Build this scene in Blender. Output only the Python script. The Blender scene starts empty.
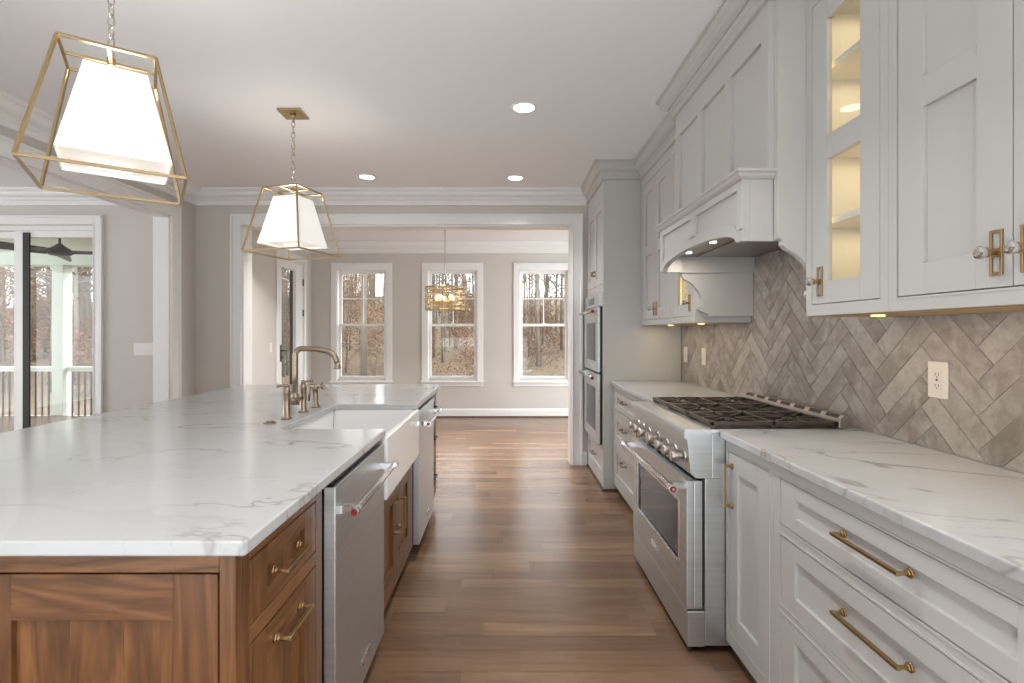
import bpy, math, random
from mathutils import Vector, Matrix
C = bpy.context.scene.collection
S = bpy.context.scene
PI = math.pi
random.seed(7)

# ---------------------------------------------------------------- camera
EYE = 1.32
FPX = 510.0
cam_d = bpy.data.cameras.new('camera'); cam = bpy.data.objects.new('camera', cam_d); C.objects.link(cam)
cam.location = (0, 0, EYE); cam.rotation_euler = (PI/2, 0, 0)
cam_d.sensor_width = 36.0; cam_d.lens = 36.0*FPX/1024
cam_d.shift_x = 7.0/1024; cam_d.shift_y = -8.5/1024
cam_d.clip_start = 0.02; cam_d.clip_end = 300
S.camera = cam

# ---------------------------------------------------------------- sky, sun, exposure
w = bpy.data.worlds.new('sky'); S.world = w; w.use_nodes = True
bg = w.node_tree.nodes['Background']
bg.inputs[0].default_value = (0.93, 0.965, 1.0, 1); bg.inputs[1].default_value = 4.1
sun_d = bpy.data.lights.new('sun', 'SUN'); sun = bpy.data.objects.new('sun', sun_d); C.objects.link(sun)
sun_d.energy = 2.0; sun_d.angle = math.radians(12); sun_d.color = (1, .95, .86)
sun.rotation_euler = Vector((-0.75, -0.35, -0.62)).to_track_quat('-Z', 'Y').to_euler()
S.view_settings.view_transform = 'Standard'; S.view_settings.look = 'None'
S.view_settings.gamma = 1.0; S.view_settings.use_curve_mapping = False
S.view_settings.exposure = 0.22
S.cycles.max_bounces = 8; S.cycles.diffuse_bounces = 4; S.cycles.glossy_bounces = 4
S.cycles.transparent_max_bounces = 16; S.cycles.transmission_bounces = 6
S.cycles.use_denoising = True
S.cycles.sample_clamp_indirect = 4.0
S.cycles.caustics_reflective = False; S.cycles.caustics_refractive = False

# ---------------------------------------------------------------- materials
def nt(name):
    m = bpy.data.materials.new(name); m.use_nodes = True
    t = m.node_tree; b = t.nodes['Principled BSDF']
    return m, t, b
def plain(name, col, rough=.5, metal=0, spec=.5, bump=0, bscale=60, emit=None, es=0, var=0):
    m, t, b = nt(name)
    b.inputs['Base Color'].default_value = (*col, 1); b.inputs['Roughness'].default_value = rough
    b.inputs['Metallic'].default_value = metal; b.inputs['Specular IOR Level'].default_value = spec
    tc = t.nodes.new('ShaderNodeTexCoord'); n = t.nodes.new('ShaderNodeTexNoise')
    n.inputs['Scale'].default_value = bscale; t.links.new(tc.outputs['Object'], n.inputs['Vector'])
    if var:
        mx = t.nodes.new('ShaderNodeMix'); mx.data_type = 'RGBA'
        mx.inputs[6].default_value = (*col, 1); mx.inputs[7].default_value = tuple(c*(1-var) for c in col)+(1,)
        t.links.new(n.outputs['Fac'], mx.inputs[0]); t.links.new(mx.outputs[2], b.inputs['Base Color'])
    if bump:
        bp = t.nodes.new('ShaderNodeBump'); bp.inputs['Strength'].default_value = bump; bp.inputs['Distance'].default_value = .002
        t.links.new(n.outputs['Fac'], bp.inputs['Height']); t.links.new(bp.outputs[0], b.inputs['Normal'])
    if emit:
        b.inputs['Emission Color'].default_value = (*emit, 1); b.inputs['Emission Strength'].default_value = es
    return m
def mapped(t, scale, coord='Object', rot=(0,0,0)):
    tc = t.nodes.new('ShaderNodeTexCoord'); mp = t.nodes.new('ShaderNodeMapping')
    mp.inputs['Scale'].default_value = scale; mp.inputs['Rotation'].default_value = rot
    t.links.new(tc.outputs[coord], mp.inputs['Vector']); return mp.outputs[0]
def noise(t, vec, scale, detail=4, rough=.55, dist=0):
    n = t.nodes.new('ShaderNodeTexNoise'); n.inputs['Scale'].default_value = scale; n.inputs['Detail'].default_value = detail
    n.inputs['Roughness'].default_value = rough; n.inputs['Distortion'].default_value = dist
    t.links.new(vec, n.inputs['Vector']); return n.outputs['Fac']
def ramp(t, fac, stops):
    r = t.nodes.new('ShaderNodeValToRGB'); e = r.color_ramp.elements
    while len(e) < len(stops): e.new(.5)
    for el, (p, c) in zip(e, stops): el.position = p; el.color = (*c, 1)
    t.links.new(fac, r.inputs[0]); return r.outputs[0]
def mathn(t, op, a, b=None, clamp=False):
    n = t.nodes.new('ShaderNodeMath'); n.operation = op; n.use_clamp = clamp
    for i, v in enumerate((a, b)):
        if v is None: continue
        if isinstance(v, (int, float)): n.inputs[i].default_value = v
        else: t.links.new(v, n.inputs[i])
    return n.outputs[0]
def mixc(t, fac, a, b, mode='MIX'):
    n = t.nodes.new('ShaderNodeMix'); n.data_type = 'RGBA'; n.blend_type = mode
    for i, v in ((0, fac), (6, a), (7, b)):
        if isinstance(v, (int, float)): n.inputs[i].default_value = v
        elif isinstance(v, tuple): n.inputs[i].default_value = (*v, 1)
        else: t.links.new(v, n.inputs[i])
    return n.outputs[2]
def offset_by_island(t, vec, amt=13.0):
    g = t.nodes.new('ShaderNodeNewGeometry')
    s = mathn(t, 'MULTIPLY', g.outputs['Random Per Island'], amt)
    a = t.nodes.new('ShaderNodeVectorMath'); a.operation = 'ADD'
    t.links.new(vec, a.inputs[0]); t.links.new(s, a.inputs[1]); return a.outputs[0], g.outputs['Random Per Island']
def bumpn(t, b, h, strength=.3, dist=.002):
    bp = t.nodes.new('ShaderNodeBump'); bp.inputs['Strength'].default_value = strength; bp.inputs['Distance'].default_value = dist
    t.links.new(h, bp.inputs['Height']); t.links.new(bp.outputs[0], b.inputs['Normal'])

M = {}
M['cab'] = plain('cabinet_paint', (.52, .515, .497), .38, bump=.03, bscale=220)
M['trim'] = plain('trim_paint', (.82, .82, .81), .35, bump=.03, bscale=200)
M['ceil'] = plain('ceiling_paint', (.89, .90, .915), .9, bump=.08, bscale=120)
M['wall'] = plain('wall_paint', (.60, .57, .53), .85, bump=.08, bscale=160)
M['brass'] = plain('aged_brass', (.43, .30, .15), .34, 1, bump=.05, bscale=300)
M['gold'] = plain('lantern_brass', (.46, .345, .19), .28, 1)
M['faucet'] = plain('antique_bronze_brass', (.34, .27, .20), .30, 1)
M['nickel'] = plain('satin_nickel', (.55, .52, .46), .25, 1)
M['black'] = plain('black_plastic', (.012, .012, .014), .35)
M['gap'] = plain('black_gasket', (.01, .01, .01), .6)
M['iron'] = plain('cast_iron', (.075, .058, .048), .32, .35, bump=.12, bscale=240)
M['burner'] = plain('burner_cap', (.03, .028, .026), .3)
M['knobmetal'] = plain('brushed_knob_metal', (.46, .42, .38), .3, 1)
M['alu'] = plain('cast_aluminium', (.55, .54, .52), .35, 1)
M['red'] = plain('red_enamel', (.22, .008, .012), .3)
M['porcelain'] = plain('fireclay_glaze', (.85, .85, .84), .08)
M['plate'] = plain('ivory_plastic', (.80, .74, .67), .35)
M['wplate'] = plain('white_plastic', (.78, .76, .74), .35)
M['hole'] = plain('slot_black', (.02, .02, .02), .6)
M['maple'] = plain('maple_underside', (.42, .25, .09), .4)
M['puckw'] = plain('hood_lamp_lens', (1, 1, 1), .5, emit=(1, .95, .85), es=1.6)
M['puck'] = plain('warm_puck_lens', (1, .8, .5), .4, emit=(1, .72, .3), es=2.5)
M['toe'] = plain('stained_shoe_molding', (.10, .045, .022), .45, var=.4, bscale=9)  # real shoe and toe stain, also the painted shade in cabinet gaps
M['liteout'] = plain('lit_diffuser', (1, 1, 1), .5, emit=(1, .97, .92), es=6)
M['shade'] = plain('lit_linen_shade', (.9, .88, .84), .8, emit=(1, .965, .90), es=.36)
M['shade_in'] = plain('lit_shade_diffuser', (.9, .85, .78), .6, emit=(1, .90, .78), es=.36)
M['bulb'] = plain('lit_bulb', (1, .95, .85), .4, emit=(1, .80, .45), es=14)
M['led'] = plain('warm_led_strip', (1, .9, .7), .4, emit=(1, .66, .22), es=2.2)  # glow painting warm light on the glass door's inner edge
M['cabin'] = plain('cabinet_interior', (.80, .78, .74), .45)
M['fan'] = plain('fan_black', (.012, .012, .011), .4)
M['porch'] = plain('porch_paint', (.70, .76, .68), .5)
M['deck'] = plain('deck_boards', (.30, .29, .27), .7, var=.3, bscale=5)
M['darkmetal'] = plain('dark_bronze', (.05, .045, .04), .4, .6)
M['screen'] = plain('dark_brown_blind', (.055, .038, .032), .7)
M['bark'] = plain('grey_bark', (.23, .195, .16), .9, var=.5, bscale=3)
M['palebark'] = plain('pale_bark', (.30, .27, .23), .9, var=.4, bscale=3)
M['rust'] = plain('rust_leaves', (.30, .17, .10), .8, var=.5, bscale=1.5)
M['evergreen'] = plain('evergreen_leaves', (.12, .17, .06), .8, var=.5, bscale=2)

def mk_steel():
    m, t, b = nt('brushed_stainless')
    v = mapped(t, (.6, .6, 60)); n = noise(t, v, 1.5, 3)
    b.inputs['Metallic'].default_value = 1
    c = ramp(t, n, [(.3, (.60, .635, .655)), (.7, (.68, .71, .725))]); t.links.new(c, b.inputs['Base Color'])
    r = mathn(t, 'MULTIPLY_ADD', n, .10); t.nodes[-1].inputs[2].default_value = .34
    t.links.new(r, b.inputs['Roughness'])
    return m
M['steel'] = mk_steel()
M['hoodsteel'] = plain('dim_hood_steel', (.30, .27, .245), .3, 1)  # stainless darkened and browned to paint in the tile it reflects
M['chrome'] = plain('polished_stainless', (.70, .70, .70), .12, 1)

def mk_quartz():
    m, t, b = nt('veined_white_quartz')
    v = mapped(t, (1, 1.5, 1), rot=(0, 0, .5))
    n1 = noise(t, v, 1.1, 5, .55, .7)
    d = mathn(t, 'ABSOLUTE', mathn(t, 'SUBTRACT', n1, .5))
    vein = mathn(t, 'SUBTRACT', 1, mathn(t, 'DIVIDE', d, .009), True)
    n1b = noise(t, mapped(t, (1.2, 2.4, 1), rot=(0, 0, .2)), 1.9, 8, .66, .5)
    d2 = mathn(t, 'ABSOLUTE', mathn(t, 'SUBTRACT', n1b, .47))
    vein2 = mathn(t, 'SUBTRACT', 1, mathn(t, 'DIVIDE', d2, .007), True)
    mask = ramp(t, noise(t, v, 1.4, 2), [(.44, (0, 0, 0)), (.62, (1, 1, 1))])
    mask2 = ramp(t, noise(t, v, 2.4, 2), [(.48, (0, 0, 0)), (.66, (1, 1, 1))])
    soft = mathn(t, 'SUBTRACT', 1, mathn(t, 'DIVIDE', d, .05), True)
    base = mixc(t, mathn(t, 'MULTIPLY', soft, .16), (.46, .465, .47), (.36, .36, .36))
    a = mathn(t, 'MULTIPLY', mathn(t, 'MULTIPLY', vein, mask), .92)
    c = mixc(t, a, base, (.24, .23, .22))
    c = mixc(t, mathn(t, 'MULTIPLY', mathn(t, 'MULTIPLY', vein2, mask2), .5), c, (.34, .33, .32))
    t.links.new(c, b.inputs['Base Color']); b.inputs['Roughness'].default_value = .13
    return m
M['quartz'] = mk_quartz()

def mk_walnut(name, scale, base=1.0):
    m, t, b = nt(name)
    v0 = mapped(t, scale); v, rnd = offset_by_island(t, v0, 17)
    n = noise(t, v, 1.1, 4, .5, 1.2)
    w2 = noise(t, v, 14, 4, .6, .3)
    rings = mathn(t, 'FRACT', mathn(t, 'MULTIPLY', n, 6.0)); rings = mathn(t, 'ABSOLUTE', mathn(t, 'SUBTRACT', mathn(t, 'MULTIPLY', rings, 2.0), 1.0))
    f = mathn(t, 'ADD', mathn(t, 'MULTIPLY', rings, .42), mathn(t, 'MULTIPLY', w2, .50))
    c = ramp(t, f, [(.12, (.042*base, .018*base, .008*base)), (.5, (.160*base, .068*base, .023*base)), (.9, (.315*base, .145*base, .050*base))])
    big = noise(t, v, .9, 2)
    c = mixc(t, mathn(t, 'MULTIPLY', big, .5), c, (.11*base, .046*base, .017*base))
    c = mixc(t, mathn(t, 'MULTIPLY', rnd, .38), c, (.085*base, .034*base, .012*base))
    t.links.new(c, b.inputs['Base Color']); b.inputs['Roughness'].default_value = .34
    bumpn(t, b, w2, .05)
    return m
M['wal_v'] = mk_walnut('walnut_upright_grain', (7, 7, .7), 1.12)
M['wal_h'] = mk_walnut('walnut_level_grain', (.8, .8, 8), 1.12)

def mk_floor():
    m, t, b = nt('maple_plank_floor')
    v0 = mapped(t, (.7, 6, 1)); v, rnd = offset_by_island(t, v0)
    n = noise(t, v, 2.0, 6, .62, .8); n2 = noise(t, v, 9, 4, .6, .2)
    base = ramp(t, rnd, [(0, (.082, .042, .022)), (.5, (.150, .084, .047)), (1, (.26, .160, .098))])
    c = mixc(t, ramp(t, n, [(.35, (.8, .8, .8)), (.65, (0, 0, 0))]), base, (.085, .042, .024))
    c = mixc(t, mathn(t, 'MULTIPLY', n2, .35), c, (.27, .165, .10))
    t.links.new(c, b.inputs['Base Color'])
    r = mathn(t, 'MULTIPLY_ADD', n2, .14); t.nodes[-1].inputs[2].default_value = .17
    t.links.new(r, b.inputs['Roughness']); bumpn(t, b, n, .08, .002)
    return m
M['floor'] = mk_floor()

def mk_tile():
    m, t, b = nt('aged_stone_tile')
    v0 = mapped(t, (1, 1, 1)); v, rnd = offset_by_island(t, v0, 31)
    base = ramp(t, rnd, [(0, (.225, .19, .16)), (.4, (.29, .25, .215)), (.75, (.345, .305, .265)), (1, (.42, .38, .335))])
    n = noise(t, v, 9, 6, .65, .6); n2 = noise(t, v, 40, 4)
    c = mixc(t, ramp(t, n, [(.42, (0, 0, 0)), (.68, (.75, .75, .75))]), base, (.50, .47, .44))
    c = mixc(t, ramp(t, n2, [(.5, (0, 0, 0)), (.75, (.5, .5, .5))]), c, (.20, .17, .15))
    t.links.new(c, b.inputs['Base Color']); b.inputs['Roughness'].default_value = .42
    bumpn(t, b, n, .25, .003)
    return m
M['tile'] = mk_tile()
M['grout'] = plain('sand_grout', (.46, .43, .40), .9, bump=.2, bscale=300)

def mk_glass(name, tint=(1, 1, 1), ior=1.45, rough=0.0):
    m = bpy.data.materials.new(name); m.use_nodes = True; t = m.node_tree; t.nodes.clear()
    o = t.nodes.new('ShaderNodeOutputMaterial'); mx = t.nodes.new('ShaderNodeMixShader')
    lw = t.nodes.new('ShaderNodeLayerWeight'); lw.inputs['Blend'].default_value = .5
    f5 = mathn(t, 'POWER', lw.outputs['Facing'], 5.0); f = mathn(t, 'MULTIPLY_ADD', f5, .80); t.nodes[-1].inputs[2].default_value = .025
    tr = t.nodes.new('ShaderNodeBsdfTransparent'); tr.inputs[0].default_value = (*tint, 1)
    g = t.nodes.new('ShaderNodeBsdfGlossy'); g.inputs['Roughness'].default_value = rough
    t.links.new(f, mx.inputs[0]); t.links.new(tr.outputs[0], mx.inputs[1]); t.links.new(g.outputs[0], mx.inputs[2])
    t.links.new(mx.outputs[0], o.inputs[0]); return m
M['glass'] = mk_glass('clear_glass', (.97, .98, .97))
def mk_oven():
    m, t, b = nt('dark_oven_glass')
    b.inputs['Base Color'].default_value = (.03, .03, .034, 1); b.inputs['Roughness'].default_value = .05
    b.inputs['Specular IOR Level'].default_value = .35; return m
M['ovenglass'] = mk_oven()
def mk_crystal():
    m, t, b = nt('cut_crystal')
    b.inputs['Base Color'].default_value = (.58, .56, .52, 1); b.inputs['Roughness'].default_value = .08
    b.inputs['Metallic'].default_value = .8; return m
M['crystal'] = mk_crystal()
def mk_litter():
    m, t, b = nt('leaf_litter_ground')
    v = mapped(t, (1, 1, 1)); n = noise(t, v, .35, 8, .7); n2 = noise(t, v, 6, 6, .7)
    c = ramp(t, n2, [(.35, (.05, .036, .025)), (.5, (.14, .095, .062)), (.65, (.28, .19, .125))])
    c = mixc(t, ramp(t, n, [(.5, (0, 0, 0)), (.65, (.4, .4, .4))]), c, (.15, .17, .07))
    t.links.new(c, b.inputs['Base Color']); b.inputs['Roughness'].default_value = .95
    return m
M['litter'] = mk_litter()

# ---------------------------------------------------------------- mesh helper
class MB:
    def __init__(s): s.v = []; s.f = []; s.mi = []; s.sm = []; s.m = 0
    def face(s, idx, smooth=False): s.f.append(idx); s.mi.append(s.m); s.sm.append(smooth)
    def box(s, x0, x1, y0, y1, z0, z1):
        x0, x1 = sorted((x0, x1)); y0, y1 = sorted((y0, y1)); z0, z1 = sorted((z0, z1))
        n = len(s.v)
        s.v += [(x0,y0,z0),(x1,y0,z0),(x1,y1,z0),(x0,y1,z0),(x0,y0,z1),(x1,y0,z1),(x1,y1,z1),(x0,y1,z1)]
        for q in ((3,2,1,0),(4,5,6,7),(0,1,5,4),(1,2,6,5),(2,3,7,6),(3,0,4,7)): s.face([n+i for i in q])
        return s
    def fbox(s, fc, pl, a0, a1, z0, z1, d0, d1):
        """box on a front plane: fc '-X','+X','-Y' says where the front faces; d is depth behind it"""
        if fc == '-X': s.box(pl+d0, pl+d1, a0, a1, z0, z1)
        elif fc == '+X': s.box(pl-d0, pl-d1, a0, a1, z0, z1)
        else: s.box(a0, a1, pl+d0, pl+d1, z0, z1)
        return s
    def cyl(s, p0, p1, r0, r1=None, n=12, caps=True, smooth=True):
        r1 = r0 if r1 is None else r1
        p0 = Vector(p0); p1 = Vector(p1); d = (p1-p0).normalized()
        a = d.orthogonal().normalized(); b = d.cross(a); k = len(s.v)
        for p, r in ((p0, r0), (p1, r1)):
            for i in range(n):
                t = 2*PI*i/n; s.v.append(tuple(p + a*(r*math.cos(t)) + b*(r*math.sin(t))))
        for i in range(n):
            j = (i+1) % n; s.face([k+i, k+j, k+n+j, k+n+i], smooth)
        if caps: s.face([k+i for i in range(n)][::-1]); s.face([k+n+i for i in range(n)])
        return s
    def tube(s, pts, r, n=10, closed=False, square=False):
        pts = [Vector(p) for p in pts]; N = len(pts); rings = []
        if square: n = 4
        up = None
        for i, p in enumerate(pts):
            if closed: d = (pts[(i+1) % N]-pts[i-1]).normalized()
            else: d = (pts[min(i+1, N-1)]-pts[max(i-1, 0)]).normalized()
            if up is None: up = d.orthogonal().normalized()
            a = (up - d*up.dot(d)); a = a.normalized() if a.length > 1e-6 else d.orthogonal().normalized()
            up = a; b = d.cross(a); k = len(s.v); rings.append(k)
            rr = r[i] if isinstance(r, (list, tuple)) else r
            for j in range(n):
                t = 2*PI*(j+.5)/n; s.v.append(tuple(p+a*(rr*math.cos(t))+b*(rr*math.sin(t))))
        for i in range(N if closed else N-1):
            k0 = rings[i]; k1 = rings[(i+1) % N]
            for j in range(n):
                q = (j+1) % n; s.face([k0+j, k0+q, k1+q, k1+j], not square)
        if not closed:
            s.face([rings[0]+j for j in range(n)][::-1]); s.face([rings[-1]+j for j in range(n)])
        return s
    def bar(s, p0, p1, w, h=None):
        """square bar between two points, horizontal-ish width w and height h"""
        h = h or w; p0 = Vector(p0); p1 = Vector(p1); d = (p1-p0).normalized()
        ref = Vector((0,0,1)) if abs(d.z) < .95 else Vector((1,0,0))
        a = d.cross(ref).normalized(); b = a.cross(d).normalized(); k = len(s.v)
        for p in (p0, p1):
            for sx, sy in ((-1,-1),(1,-1),(1,1),(-1,1)): s.v.append(tuple(p+a*(sx*w/2)+b*(sy*h/2)))
        for q in ((3,2,1,0),(4,5,6,7),(0,1,5,4),(1,2,6,5),(2,3,7,6),(3,0,4,7)): s.face([k+i for i in q])
        return s
    def lathe(s, c, prof, n=20, axis='Z', smooth=True):
        c = Vector(c); rings = []
        for r, h in prof:
            k = len(s.v); rings.append(k)
            for j in range(n):
                t = 2*PI*j/n; x, y = r*math.cos(t), r*math.sin(t)
                p = {'Z': (x, y, h), 'X': (h, x, y), 'Y': (y, h, x)}[axis]
                s.v.append(tuple(c+Vector(p)))
        for k0, k1 in zip(rings, rings[1:]):
            for j in range(n): q = (j+1) % n; s.face([k0+j, k0+q, k1+q, k1+j], smooth)
        s.face([rings[0]+j for j in range(n)][::-1]); s.face([rings[-1]+j for j in range(n)])
        return s
    def sphere(s, c, r, n=14, sz=1):
        prof = [(max(r*math.sin(PI*i/8), 1e-4), -r*sz*math.cos(PI*i/8)) for i in range(9)]
        return s.lathe(c, prof, n)
    def prism(s, poly, axis, a0, a1, smooth=False):
        """poly extruded along axis; poly coords: X->(y,z)  Y->(x,z)  Z->(x,y)"""
        n = len(poly); k = len(s.v)
        for a in (a0, a1):
            for u, v in poly: s.v.append({'X': (a,u,v), 'Y': (u,a,v), 'Z': (u,v,a)}[axis])
        s.face([k+i for i in range(n)][::-1]); s.face([k+n+i for i in range(n)])
        for i in range(n): j = (i+1) % n; s.face([k+i, k+j, k+n+j, k+n+i], smooth)
        return s
    def sweep(s, path, prof, z, closed=False):
        """prof = [(out, dz)], out to the left of the path direction; mitred"""
        P = [Vector(p) for p in path]; N = len(P); rings = []
        for i, p in enumerate(P):
            def nrm(a, b):
                d = (b-a).normalized(); return Vector((-d.y, d.x))
            ns = []
            if i > 0: ns.append(nrm(P[i-1], p))
            if i < N-1: ns.append(nrm(p, P[i+1]))
            m = sum(ns, Vector((0, 0)))
            m = m.normalized(); m = m/ max(.2, m.dot(ns[0]))
            k = len(s.v); rings.append(k)
            for o, dz in prof: s.v.append((p.x+m.x*o, p.y+m.y*o, z+dz))
        L = len(prof)
        for k0, k1 in zip(rings, rings[1:]):
            for j in range(L): q = (j+1) % L; s.face([k0+j, k0+q, k1+q, k1+j])
        s.face([rings[0]+j for j in range(L)][::-1]); s.face([rings[-1]+j for j in range(L)])
        return s
    def build(s, name, mat, parent=None, bevel=0, kind=None, seg=2, ang=40):
        off = Vector((0, 0, 0)); p = parent
        while p is not None: off += p.location; p = p.parent
        me = bpy.data.meshes.new(name)
        me.from_pydata([tuple(Vector(q)-off) for q in s.v], [], s.f)
        for i, pl in enumerate(me.polygons): pl.material_index = s.mi[i]; pl.use_smooth = s.sm[i]
        for mm in (mat if isinstance(mat, (list, tuple)) else [mat]): me.materials.append(M[mm] if isinstance(mm, str) else mm)
        import bmesh
        bm = bmesh.new(); bm.from_mesh(me); bmesh.ops.recalc_face_normals(bm, faces=bm.faces); bm.to_mesh(me); bm.free()
        o = bpy.data.objects.new(name, me); C.objects.link(o)
        if parent is not None: o.parent = parent
        if kind: o['kind'] = kind
        if bevel:
            md = o.modifiers.new('bevel', 'BEVEL'); md.width = bevel; md.segments = seg; md.limit_method = 'ANGLE'
            md.angle_limit = math.radians(ang); md.harden_normals = False
        return o
def tag(o, label, cat, group=None, kind=None):
    o['label'] = label; o['category'] = cat
    if group: o['group'] = group
    if kind: o['kind'] = kind
    return o
def thing(name, loc, label, cat, group=None):
    o = bpy.data.objects.new(name, None); C.objects.link(o); o.location = loc; o.empty_display_size = .1
    return tag(o, label, cat, group)
def struct(o): o['kind'] = 'structure'; return o
def copy_tree(o, parent=None):
    c = o.copy(); C.objects.link(c); c.parent = parent
    for ch in list(o.children): copy_tree(ch, c)
    return c
def area(name, loc, size, power, col=(1, .95, .88), rot=(0, 0, 0), shape='DISK', sy=None, spread=180, parent=None):
    d = bpy.data.lights.new(name, 'AREA'); d.shape = shape; d.size = size
    if sy: d.size_y = sy
    d.energy = power; d.color = col; d.spread = math.radians(spread)
    o = bpy.data.objects.new(name, d); C.objects.link(o); o.rotation_euler = rot
    if parent is not None:
        o.parent = parent; off = Vector((0,0,0)); p = parent
        while p is not None: off += p.location; p = p.parent
        o.location = Vector(loc)-off
    else: o.location = loc
    return o

# ---------------------------------------------------------------- key dimensions
CEIL = 2.745
Y_END = 5.10            # wall with the wide cased opening
Y_FAR = 8.01            # window wall of the breakfast room
X_R = 1.50; X_L = -3.095; X_LL = -8.2
SLAB = .92

# ---------------------------------------------------------------- floor
fb = MB()
y = -1.1  # floor stops short behind the camera to let light up to the ceiling
while y < Y_FAR+.1:
    wd = random.choice((.083, .108, .108, .127)); x = -8.4 + random.random()*.8-1
    while x < 1.75:
        L = random.uniform(.55, 1.5); x1 = min(x+L, 1.75); x0 = max(x, -8.3)
        if x1 > x0+.02:
            k = len(fb.v); g = .0008
            fb.v += [(x0+g,y+g,0),(x1-g,y+g,0),(x1-g,y+wd-g,0),(x0+g,y+wd-g,0)]
            fb.face([k,k+1,k+2,k+3])
        x += L
    y += wd
struct(fb.build('floor', 'floor'))
sub = MB().box(-8.3, 1.75, -1.1, Y_FAR+.1, -.12, -.0015); struct(sub.build('floor_base', 'toe'))

# ---------------------------------------------------------------- ceiling and walls
struct(MB().box(-8.3, 1.75, -2.2, Y_FAR+.2, CEIL, CEIL+.12).build('ceiling', 'ceil'))
struct(MB().box(X_R, X_R+.14, .45, Y_END+.17, 0, CEIL).box(X_R, X_R+.14, -2.2, -1.95, 0, CEIL).box(X_R, X_R+.14, -1.95, .45, 0, .75).box(X_R, X_R+.14, -1.95, .45, 2.45, CEIL).build('wall_right', 'wall'))  # unseen window hole beside the camera, added to let in light
OX0, OX1, OZ = -2.63, .67, 2.40
wb = MB().box(X_L-.125, OX0, Y_END, Y_END+.17, 0, CEIL).box(OX1, X_R, Y_END, Y_END+.17, 0, CEIL).box(OX0, OX1, Y_END, Y_END+.17, OZ, CEIL)
struct(wb.build('wall_back', 'wall'))
LY0, LY1, LZ = .35, 4.705, 2.40
struct(MB().box(X_L-.125, X_L, LY1, Y_END, 0, CEIL).box(X_L-.125, X_L, LY0, LY1, LZ, CEIL).box(X_L-.125, X_L, -2.2, LY0, 0, CEIL).build('wall_left', 'wall'))
# family room beyond the left opening
SX0, SX1, SZ = -6.75, -4.103, 2.40
struct(MB().box(X_LL, SX0, Y_END, Y_END+.17, 0, CEIL).box(SX1, X_L-.125, Y_END, Y_END+.17, 0, CEIL).box(SX0, SX1, Y_END, Y_END+.17, SZ, CEIL).build('wall_family_room', 'wall'))
struct(MB().box(X_LL-.14, X_LL, -2.2, -.5, 0, CEIL).box(X_LL-.14, X_LL, 4.2, Y_END+.17, 0, CEIL).box(X_LL-.14, X_LL, -.5, 4.2, 2.45, CEIL).build('wall_family_side', 'wall'))  # wide opening out of view, added to bring in more daylight
# breakfast room
BX0, BX1 = -3.045, 1.62
SC = Y_FAR/FPX
WC = [-2.25, -.8246, .6125]     # window centres
WW, WZ0, WZ1 = .39, .60, 2.315     # half opening, bottom, top
DY0, DY1, DZ = 6.86, 7.70, 2.36   # glazed side door
bw = MB().box(BX0-.15, WC[0]-WW, Y_FAR, Y_FAR+.16, 0, CEIL)
bw.box(WC[0]+WW, WC[1]-WW, Y_FAR, Y_FAR+.16, 0, CEIL).box(WC[1]+WW, WC[2]-WW, Y_FAR, Y_FAR+.16, 0, CEIL).box(WC[2]+WW, BX1+.14, Y_FAR, Y_FAR+.16, 0, CEIL)
for c in WC: bw.box(c-WW, c+WW, Y_FAR, Y_FAR+.16, 0, WZ0).box(c-WW, c+WW, Y_FAR, Y_FAR+.16, WZ1, CEIL)
struct(bw.build('wall_far', 'wall'))
struct(MB().box(BX0-.15, BX0, Y_END+.17, DY0, 0, CEIL).box(BX0-.15, BX0, DY1, Y_FAR, 0, CEIL).box(BX0-.15, BX0, DY0, DY1, DZ, CEIL).build('wall_breakfast_left', 'wall'))
struct(MB().box(BX1, BX1+.14, Y_END+.17, 5.5, 0, CEIL).box(BX1, BX1+.14, 7.8, Y_FAR, 0, CEIL).box(BX1, BX1+.14, 5.5, 7.8, 2.45, CEIL).build('wall_breakfast_right', 'wall'))  # unseen opening added here to brighten the breakfast room

wbk = MB().box(X_L-.125, X_R+.14, -2.34, -2.2, 0, .02).box(X_L-.125, X_R+.14, -2.34, -2.2, 1.15, CEIL).box(X_L-.125, -2.3, -2.34, -2.2, .02, 1.15).box(.8, X_R+.14, -2.34, -2.2, .02, 1.15).box(-.85, -.75, -2.34, -2.2, .02, 1.15)  # added unseen wall cuts light from behind; its low opening lights the ceiling
struct(wbk.build('wall_behind_camera', 'wall'))
struct(MB().box(X_LL-.14, X_L-.125, -2.34, -2.2, 0, CEIL).build('wall_family_behind', 'wall'))  # added unseen wall keeping bright reflections off the sliding door glass
# ---------------------------------------------------------------- trim
def crown_prof(h=.155, o=.13):
    return [(0, 0), (o, 0), (o, -h*.10), (o*.93, -h*.10), (o*.93, -h*.15), (o*.84, -h*.19), (o*.76, -h*.27), (o*.72, -h*.36), (o*.64, -h*.44), (o*.50, -h*.50), (o*.38, -h*.53),
            (o*.38, -h*.57), (o*.30, -h*.57), (o*.27, -h*.63), (o*.20, -h*.68), (o*.13, -h*.70), (o*.13, -h*.92), (o*.20, -h*.94), (o*.20, -h*.985), (o*.14, -h), (0, -h)]
tn = [0]
def trim(mb, mat='trim', bevel=0):
    tn[0] += 1; return struct(mb.build('trim_%d' % tn[0], mat, bevel=bevel))
trim(MB().sweep([(.82, Y_END), (X_L, Y_END), (X_L, -2.1)][::1], crown_prof(), CEIL-.0005))
trim(MB().sweep([(X_L-.125, -2.1), (X_L-.125, Y_END), (X_LL, Y_END), (X_LL, -2.1)], crown_prof(), CEIL-.0005))
trim(MB().sweep([(BX1, Y_END+.17), (BX1, Y_FAR), (BX0, Y_FAR), (BX0, Y_END+.17), (BX1, Y_END+.17)], crown_prof(.175, .13), CEIL-.0005))
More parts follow.
